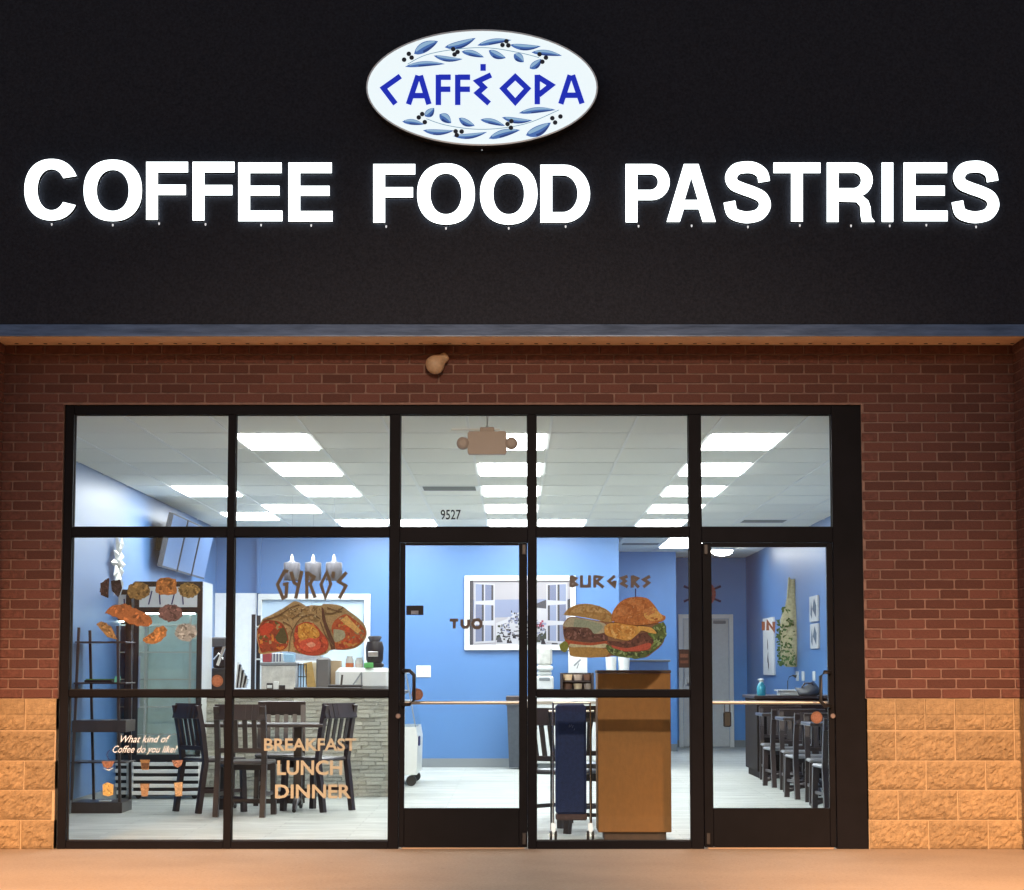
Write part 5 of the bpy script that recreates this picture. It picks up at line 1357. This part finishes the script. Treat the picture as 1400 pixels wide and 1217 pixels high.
# ---- ladder shelf
sh = empty('open_shelf', (0, 0, 0), 'dark open display shelf standing by the left wall', 'shelf')
y0s, y1s = 3.9, 4.35
A = lambda px, py, y: W(px, py, y)
fl0 = (W(96, 1108, y0s).x, y0s, 0); fr0 = (W(163, 1108, y0s).x, y0s, 0)
for (pa, pb, yy) in (((108, 858), (97, 1108), y0s), ((161, 856), (164, 1107), y0s), ((123, 862), (129, 1090), y1s), ((178, 862), (178, 1096), y1s)):
    t = W(pa[0], pa[1], yy); u = W(pb[0], pb[1], yy); MB().bar((t.x, yy, t.z), (u.x, yy, 0), .022, .03).build('post', M['wood'], sh)
for (py, th, d) in ((877, .012, 0), (933, .014, 0), (985, .10, 0), (1042, .010, 0)):
    a = W(100 + (958 - py) * .04, py, y0s); c = W(163, py, y0s)
    MB().bbox(a.x, c.x + .06, y0s - .02, y1s + .02, a.z - th, a.z, .003).build('shelf_board', M['wood'], sh)
a = W(94, 1090, y0s - .02); c = W(164, 1090, y0s - .02)
MB().bbox(a.x, c.x + .02, y0s - .03, y1s + .02, 0, W(120, 1097, y0s).z, .004).build('base', M['wood'], sh)
e = empty('serving_tray', (W(137, 931, 4.1).x, 4.1, W(137, 933, y0s).z), 'black tray with a green rim on the dark open shelf', 'tray')
MB().bbox(-.12, .12, -.1, .1, 0.001, .02, .005).build('tray', M['black'], e); MB().bbox(-.11, .14, -.09, .08, .0205, .028, .002).build('rim', pm(110, 160, 70), e)
e = empty('mint_card', (W(166, 930, 4.2).x, 4.0, W(137, 933, y0s).z), 'small mint green card at the right end of the shelf tray', 'card')
MB().bar((0, 0, .001), (0, .02, .05), .05, .004).build('card', pm(130, 215, 185), e)
e = empty('paper_note', (W(145, 1095, 4.0).x, 4.0, W(120, 1097, y0s).z), 'crumpled white note lying on the foot of the dark shelf', 'paper')
MB().bbox(-.06, .04, -.02, .04, .001, .012, .003).build('note', M['white'], e)

# ---- wall screens and star decoration on left wall
scr = None
M['screen'] = mat('screen_off', (0.10, 0.17, 0.33), 0.28, spec=.6)
tops = []
for k in range(3):
    ya = 7.75 + k * 1.08
    loc = (-3.66, ya + .51, 2.28)
    lab = '%s of three dark tilted menu screens high on the left wall' % ['nearest', 'middle', 'farthest'][k]
    if scr is None:
        scr = empty('menu_screen', loc, lab, 'screen', 'menu screens on the left wall')
        a = .115; H = .56
        MB().add([(0, -.5, 0), (0, .5, 0), (a, .5, H), (a, -.5, H), (-.05, -.5, .01), (-.05, .5, .01), (a - .05, .5, H + .01), (a - .05, -.5, H + .01)], [(0, 1, 2, 3), (7, 6, 5, 4), (0, 4, 5, 1), (1, 5, 6, 2), (2, 6, 7, 3), (3, 7, 4, 0)]).build('casing', M['darkgrey'], scr)
        q0, q1 = .03, .97
        MB().add([(a * q0 + .002, -.48, H * q0), (a * q0 + .002, .48, H * q0), (a * q1 + .002, .48, H * q1), (a * q1 + .002, -.48, H * q1)], [(0, 1, 2, 3)]).build('display', M['screen'], scr)
        MB().box(-.13, -.0, -.08, .08, .2, .36).build('bracket', M['black'], scr)
    else: dup(scr, loc, 0, lab)
M['silver'] = mat('silver_petal', (.70, .72, .72), .35, .4)
st = empty('star_decoration', (XL + .03, 5.75, W(120, 771, 5.75).z), 'silver petalled star decoration on the left blue wall', 'wall decoration')
for k in range(12):
    a = 2 * PI * k / 12; L = .36 if k % 2 == 0 else .24; wd = .035 if k % 2 == 0 else .06
    c, s = math.cos(a), math.sin(a)
    def pt(t, q, x): return (x, c * t * L - s * q * wd, s * t * L + c * q * wd)
    mb = MB().add([pt(.12, 0, .01), pt(.6, 1, .015), pt(1, 0, .01), pt(.6, -1, .015), pt(.6, 0, .05)], [(0, 1, 4), (1, 2, 4), (2, 3, 4), (3, 0, 4)])
    mb.build('petal', M['silver'], st)
MB().lathe([(.04, 0), (.04, .03), (.01, .055)], n=12, axis='x').build('centre', M['silver'], st)

# ---- podium and cart against the window
YP = .72
x0, x1, _, _, z0, z1 = pxbox(817.5, 917.5, 920.5, 1138, YP, .4)
pd = empty('podium', ((x0 + x1) / 2, YP, 0), 'plain brown wooden podium standing close behind the window', 'podium')
h = (x1 - x0) / 2
MB().bbox(-h, h, 0, .42, z0, z1, .004).build('body', M['podium'], pd)
MB().bbox(-h - .004, h + .004, -.008, .43, z1 + .001, z1 + .022, .004).build('top', M['podium2'], pd)
MB().bbox(-h + .045, h - .035, .04, .38, 0, z0 - .001, .003).build('plinth', M['podium2'], pd)
YK = .78
x0, x1, _, _, z0, z1 = pxbox(757.5, 806, 963, 1122, YK, .3)
ct = empty('folding_cart', ((x0 + x1) / 2, YK, 0), 'folding trolley with a dark blue fabric bag beside the podium', 'trolley')
h = (x1 - x0) / 2; xm = (x0 + x1) / 2
MB().bbox(-h + .012, h - .022, 0, .22, z0 + .04, z1, .02).build('bag', M['bluebag'], ct)
MB().bbox(-h + .012, h - .018, .005, .21, z0, z0 + .045, .01).build('bag_foot', M['purple'], ct)
MB().bbox(-h + .02, h - .03, -.004, .0, z1 - .12, z1 - .01, .004).build('flap', M['bluebag'], ct)
for sx in (-1, 1):
    X = sx * (h + .006)
    MB().tube([(X, .05, .10), (X, .04, z1 + .012)], .007, 8).build('frame_tube', M['chrome'], ct)
    MB().tube([(X + sx * .012, .2, .06), (X + sx * .012, .2, z1 - .2), (X + sx * .03, .2, z1 - .05)], .0065, 8).build('frame_tube', M['black'], ct)
    MB().tube([(X - .03, .09, z1 - .05), (X + .03, .09, z1 - .05)], .008, 8).build('joint', M['steel'], ct)
    for q in (-.025, .025):
        MB().lathe([(.03, -.009), (.034, -.006), (.034, .006), (.03, .009)], (X + q * .7, .03 + (.02 if q > 0 else 0), .034), 16, axis='x').build('wheel', M['black'], ct)
        MB().lathe([(.012, -.012), (.012, .012)], (X + q * .7, .03 + (.02 if q > 0 else 0), .034), 10, axis='x').build('hub', M['chrome'], ct)
    MB().bar((X, .04, .05), (X, .05, .12), .03, .02).build('fork', M['chrome'], ct)
MB().tube([(-h - .006, .04, z1 + .012), (h + .006, .04, z1 + .012)], .008, 8).build('top_bar', M['steel'], ct)
mk = MB()
for k, (u, v, L) in enumerate(((-.02, .0, .02), (-.008, .004, .016), (.004, -.003, .018), (.016, -.02, .012))): mk.bar((u, -.0055, z1 - .165 + v), (u + .006, -.0055, z1 - .165 + v + L), .003, .001)
mk.build('bag_mark', pm(120, 128, 160), ct)
# chair behind the cart, beside the podium
dup(ch0, (W(752, 1050, 1.95).x + .12, 1.75, 0), PI / 2 + .9, 'dark chair standing behind the blue trolley by the left door', 'dark chairs near the door')
ta = empty('side_table', (W(790, 1000, 2.3).x, 2.55, 0), 'pale-topped side table behind the blue trolley', 'table')
MB().bbox(-.42, .26, -.3, .35, .945, .975, .005).build('tabletop', M['pale'], ta)
for x in (-.38, .22):
    for y in (-.26, .3): MB().bbox(x - .02, x + .02, y - .02, y + .02, 0, .945, .003).build('leg', M['pale'] if x > 0 else M['steel'], ta)
dup(ch0, (W(812, 1050, 2.1).x, 2.9, 0), PI + .1, 'dark chair half hidden between the blue trolley and podium', 'dark chairs near the door')
# ---- drinks station at back wall
x0, x1 = W(733, 945, 12.2).x, W(860, 945, 12.2).x
zs = W(790, 944, 12.2).z
ds = empty('drinks_station', ((x0 + x1) / 2, 12.2, 0), 'white drinks station cabinet along the blue back wall', 'cabinet')
h = (x1 - x0) / 2
MB().bbox(-h, h, 0, .75, 0.08, zs - .03).build('cabinet', M['white'], ds); MB().bbox(-h - .02, h + .02, -.03, .77, zs - .03, zs, .004).build('worktop', M['black'], ds)
MB().box(-h + .03, h - .03, .05, .7, 0, .08).build('plinth', M['base'], ds)
for k in range(3): MB().bbox(-h + .02 + k * (2 * h / 3), -h + (k + 1) * (2 * h / 3) - .02, -.015, -.001, .12, zs - .06, .003).build('door', M['white'], ds)
def onst(xa, xb, yt, name, label, m, cat, dp=.2, Y=12.35):
    a = W(xa, 930, Y).x; c = W(xb, 930, Y).x; z1 = W((xa + xb) / 2, yt, Y).z - zs
    e = empty(name, ((a + c) / 2, Y, zs), label, cat); return e, (c - a) / 2, z1
e, a, H = onst(732, 757, 884, 'water_dispenser', 'white drinks machine on the station beside the left door', M['white'], 'drinks machine')
MB().bbox(-a, a, 0, .3, 0, H * .33, .02).bbox(-a * .8, a * .8, .05, .3, H * .33, H * .45, .02).bbox(-a * .95, a * .95, 0, .3, H * .45, H * .56, .02).build('body', M['white'], e)
MB().bbox(-a * .85, a * .85, .02, .28, H * .56, H, .03).build('tank', M['greymarble'], e); MB().bbox(-a * .6, a * .6, -.01, 0, H * .22, H * .3).build('tray', M['base'], e)
e, a, H = onst(766, 812, 920, 'cup_holder', 'dark rack of brown paper cups on the drinks station', M['wood'], 'cup rack')
MB().bbox(-a, -a + .03, 0, .2, 0, H).bbox(a - .03, a, 0, .2, 0, H).box(-a + .03, a - .03, 0, .2, H * .48, H * .52).box(-a + .03, a - .03, .18, .2, 0, H).build('rack', M['wood'], e)
for r in range(2):
    for k in range(3):
        MB().lathe([(.045, 0), (.055, .06), (.057, .07)], (-a + .095 + k * .125, .08, .012 + r * H * .52), 12).build('cup', [pm(120, 86, 66), pm(236, 210, 170), pm(196, 176, 156)][(k + r) % 3], e)
e, a, H = onst(777, 803, 890, 'menu_card', 'white menu card with small grey print on the drinks station', M['white'], 'card', Y=12.65)
MB().bbox(-a, a, 0, .01, 0, H, .002).build('card', M['white'], e)
MB().bar((-a * .4, -.001, H * .62), (a * .3, -.001, H * .78), .02, .001).bar((-a * .1, -.0015, H * .55), (a * .1, -.0015, H * .68), .012, .001).box(-a * .1, a * .8, -.002, 0, H * .36, H * .38).build('print', M['base'], e)
for k, (xa, xb) in enumerate(((828, 843), (845, 861))):
    e, a, H = onst(xa, xb, 898, 'paper_bag', '%s of two white paper cup sleeves behind the podium' % ['left', 'right'][k], M['white'], 'cup stack', Y=12.6)
    e['group'] = 'white sleeves behind the podium'
    MB().lathe([(a * .75, 0), (a, H * .9), (a * 1.02, H)], n=14).build('sleeve', M['white'], e); MB().bbox(-a * .35, a * .35, -a * .95, -a * .9, H * .05, H * .4, .01).build('print', M['black'], e)
print('objects', len(bpy.data.objects))
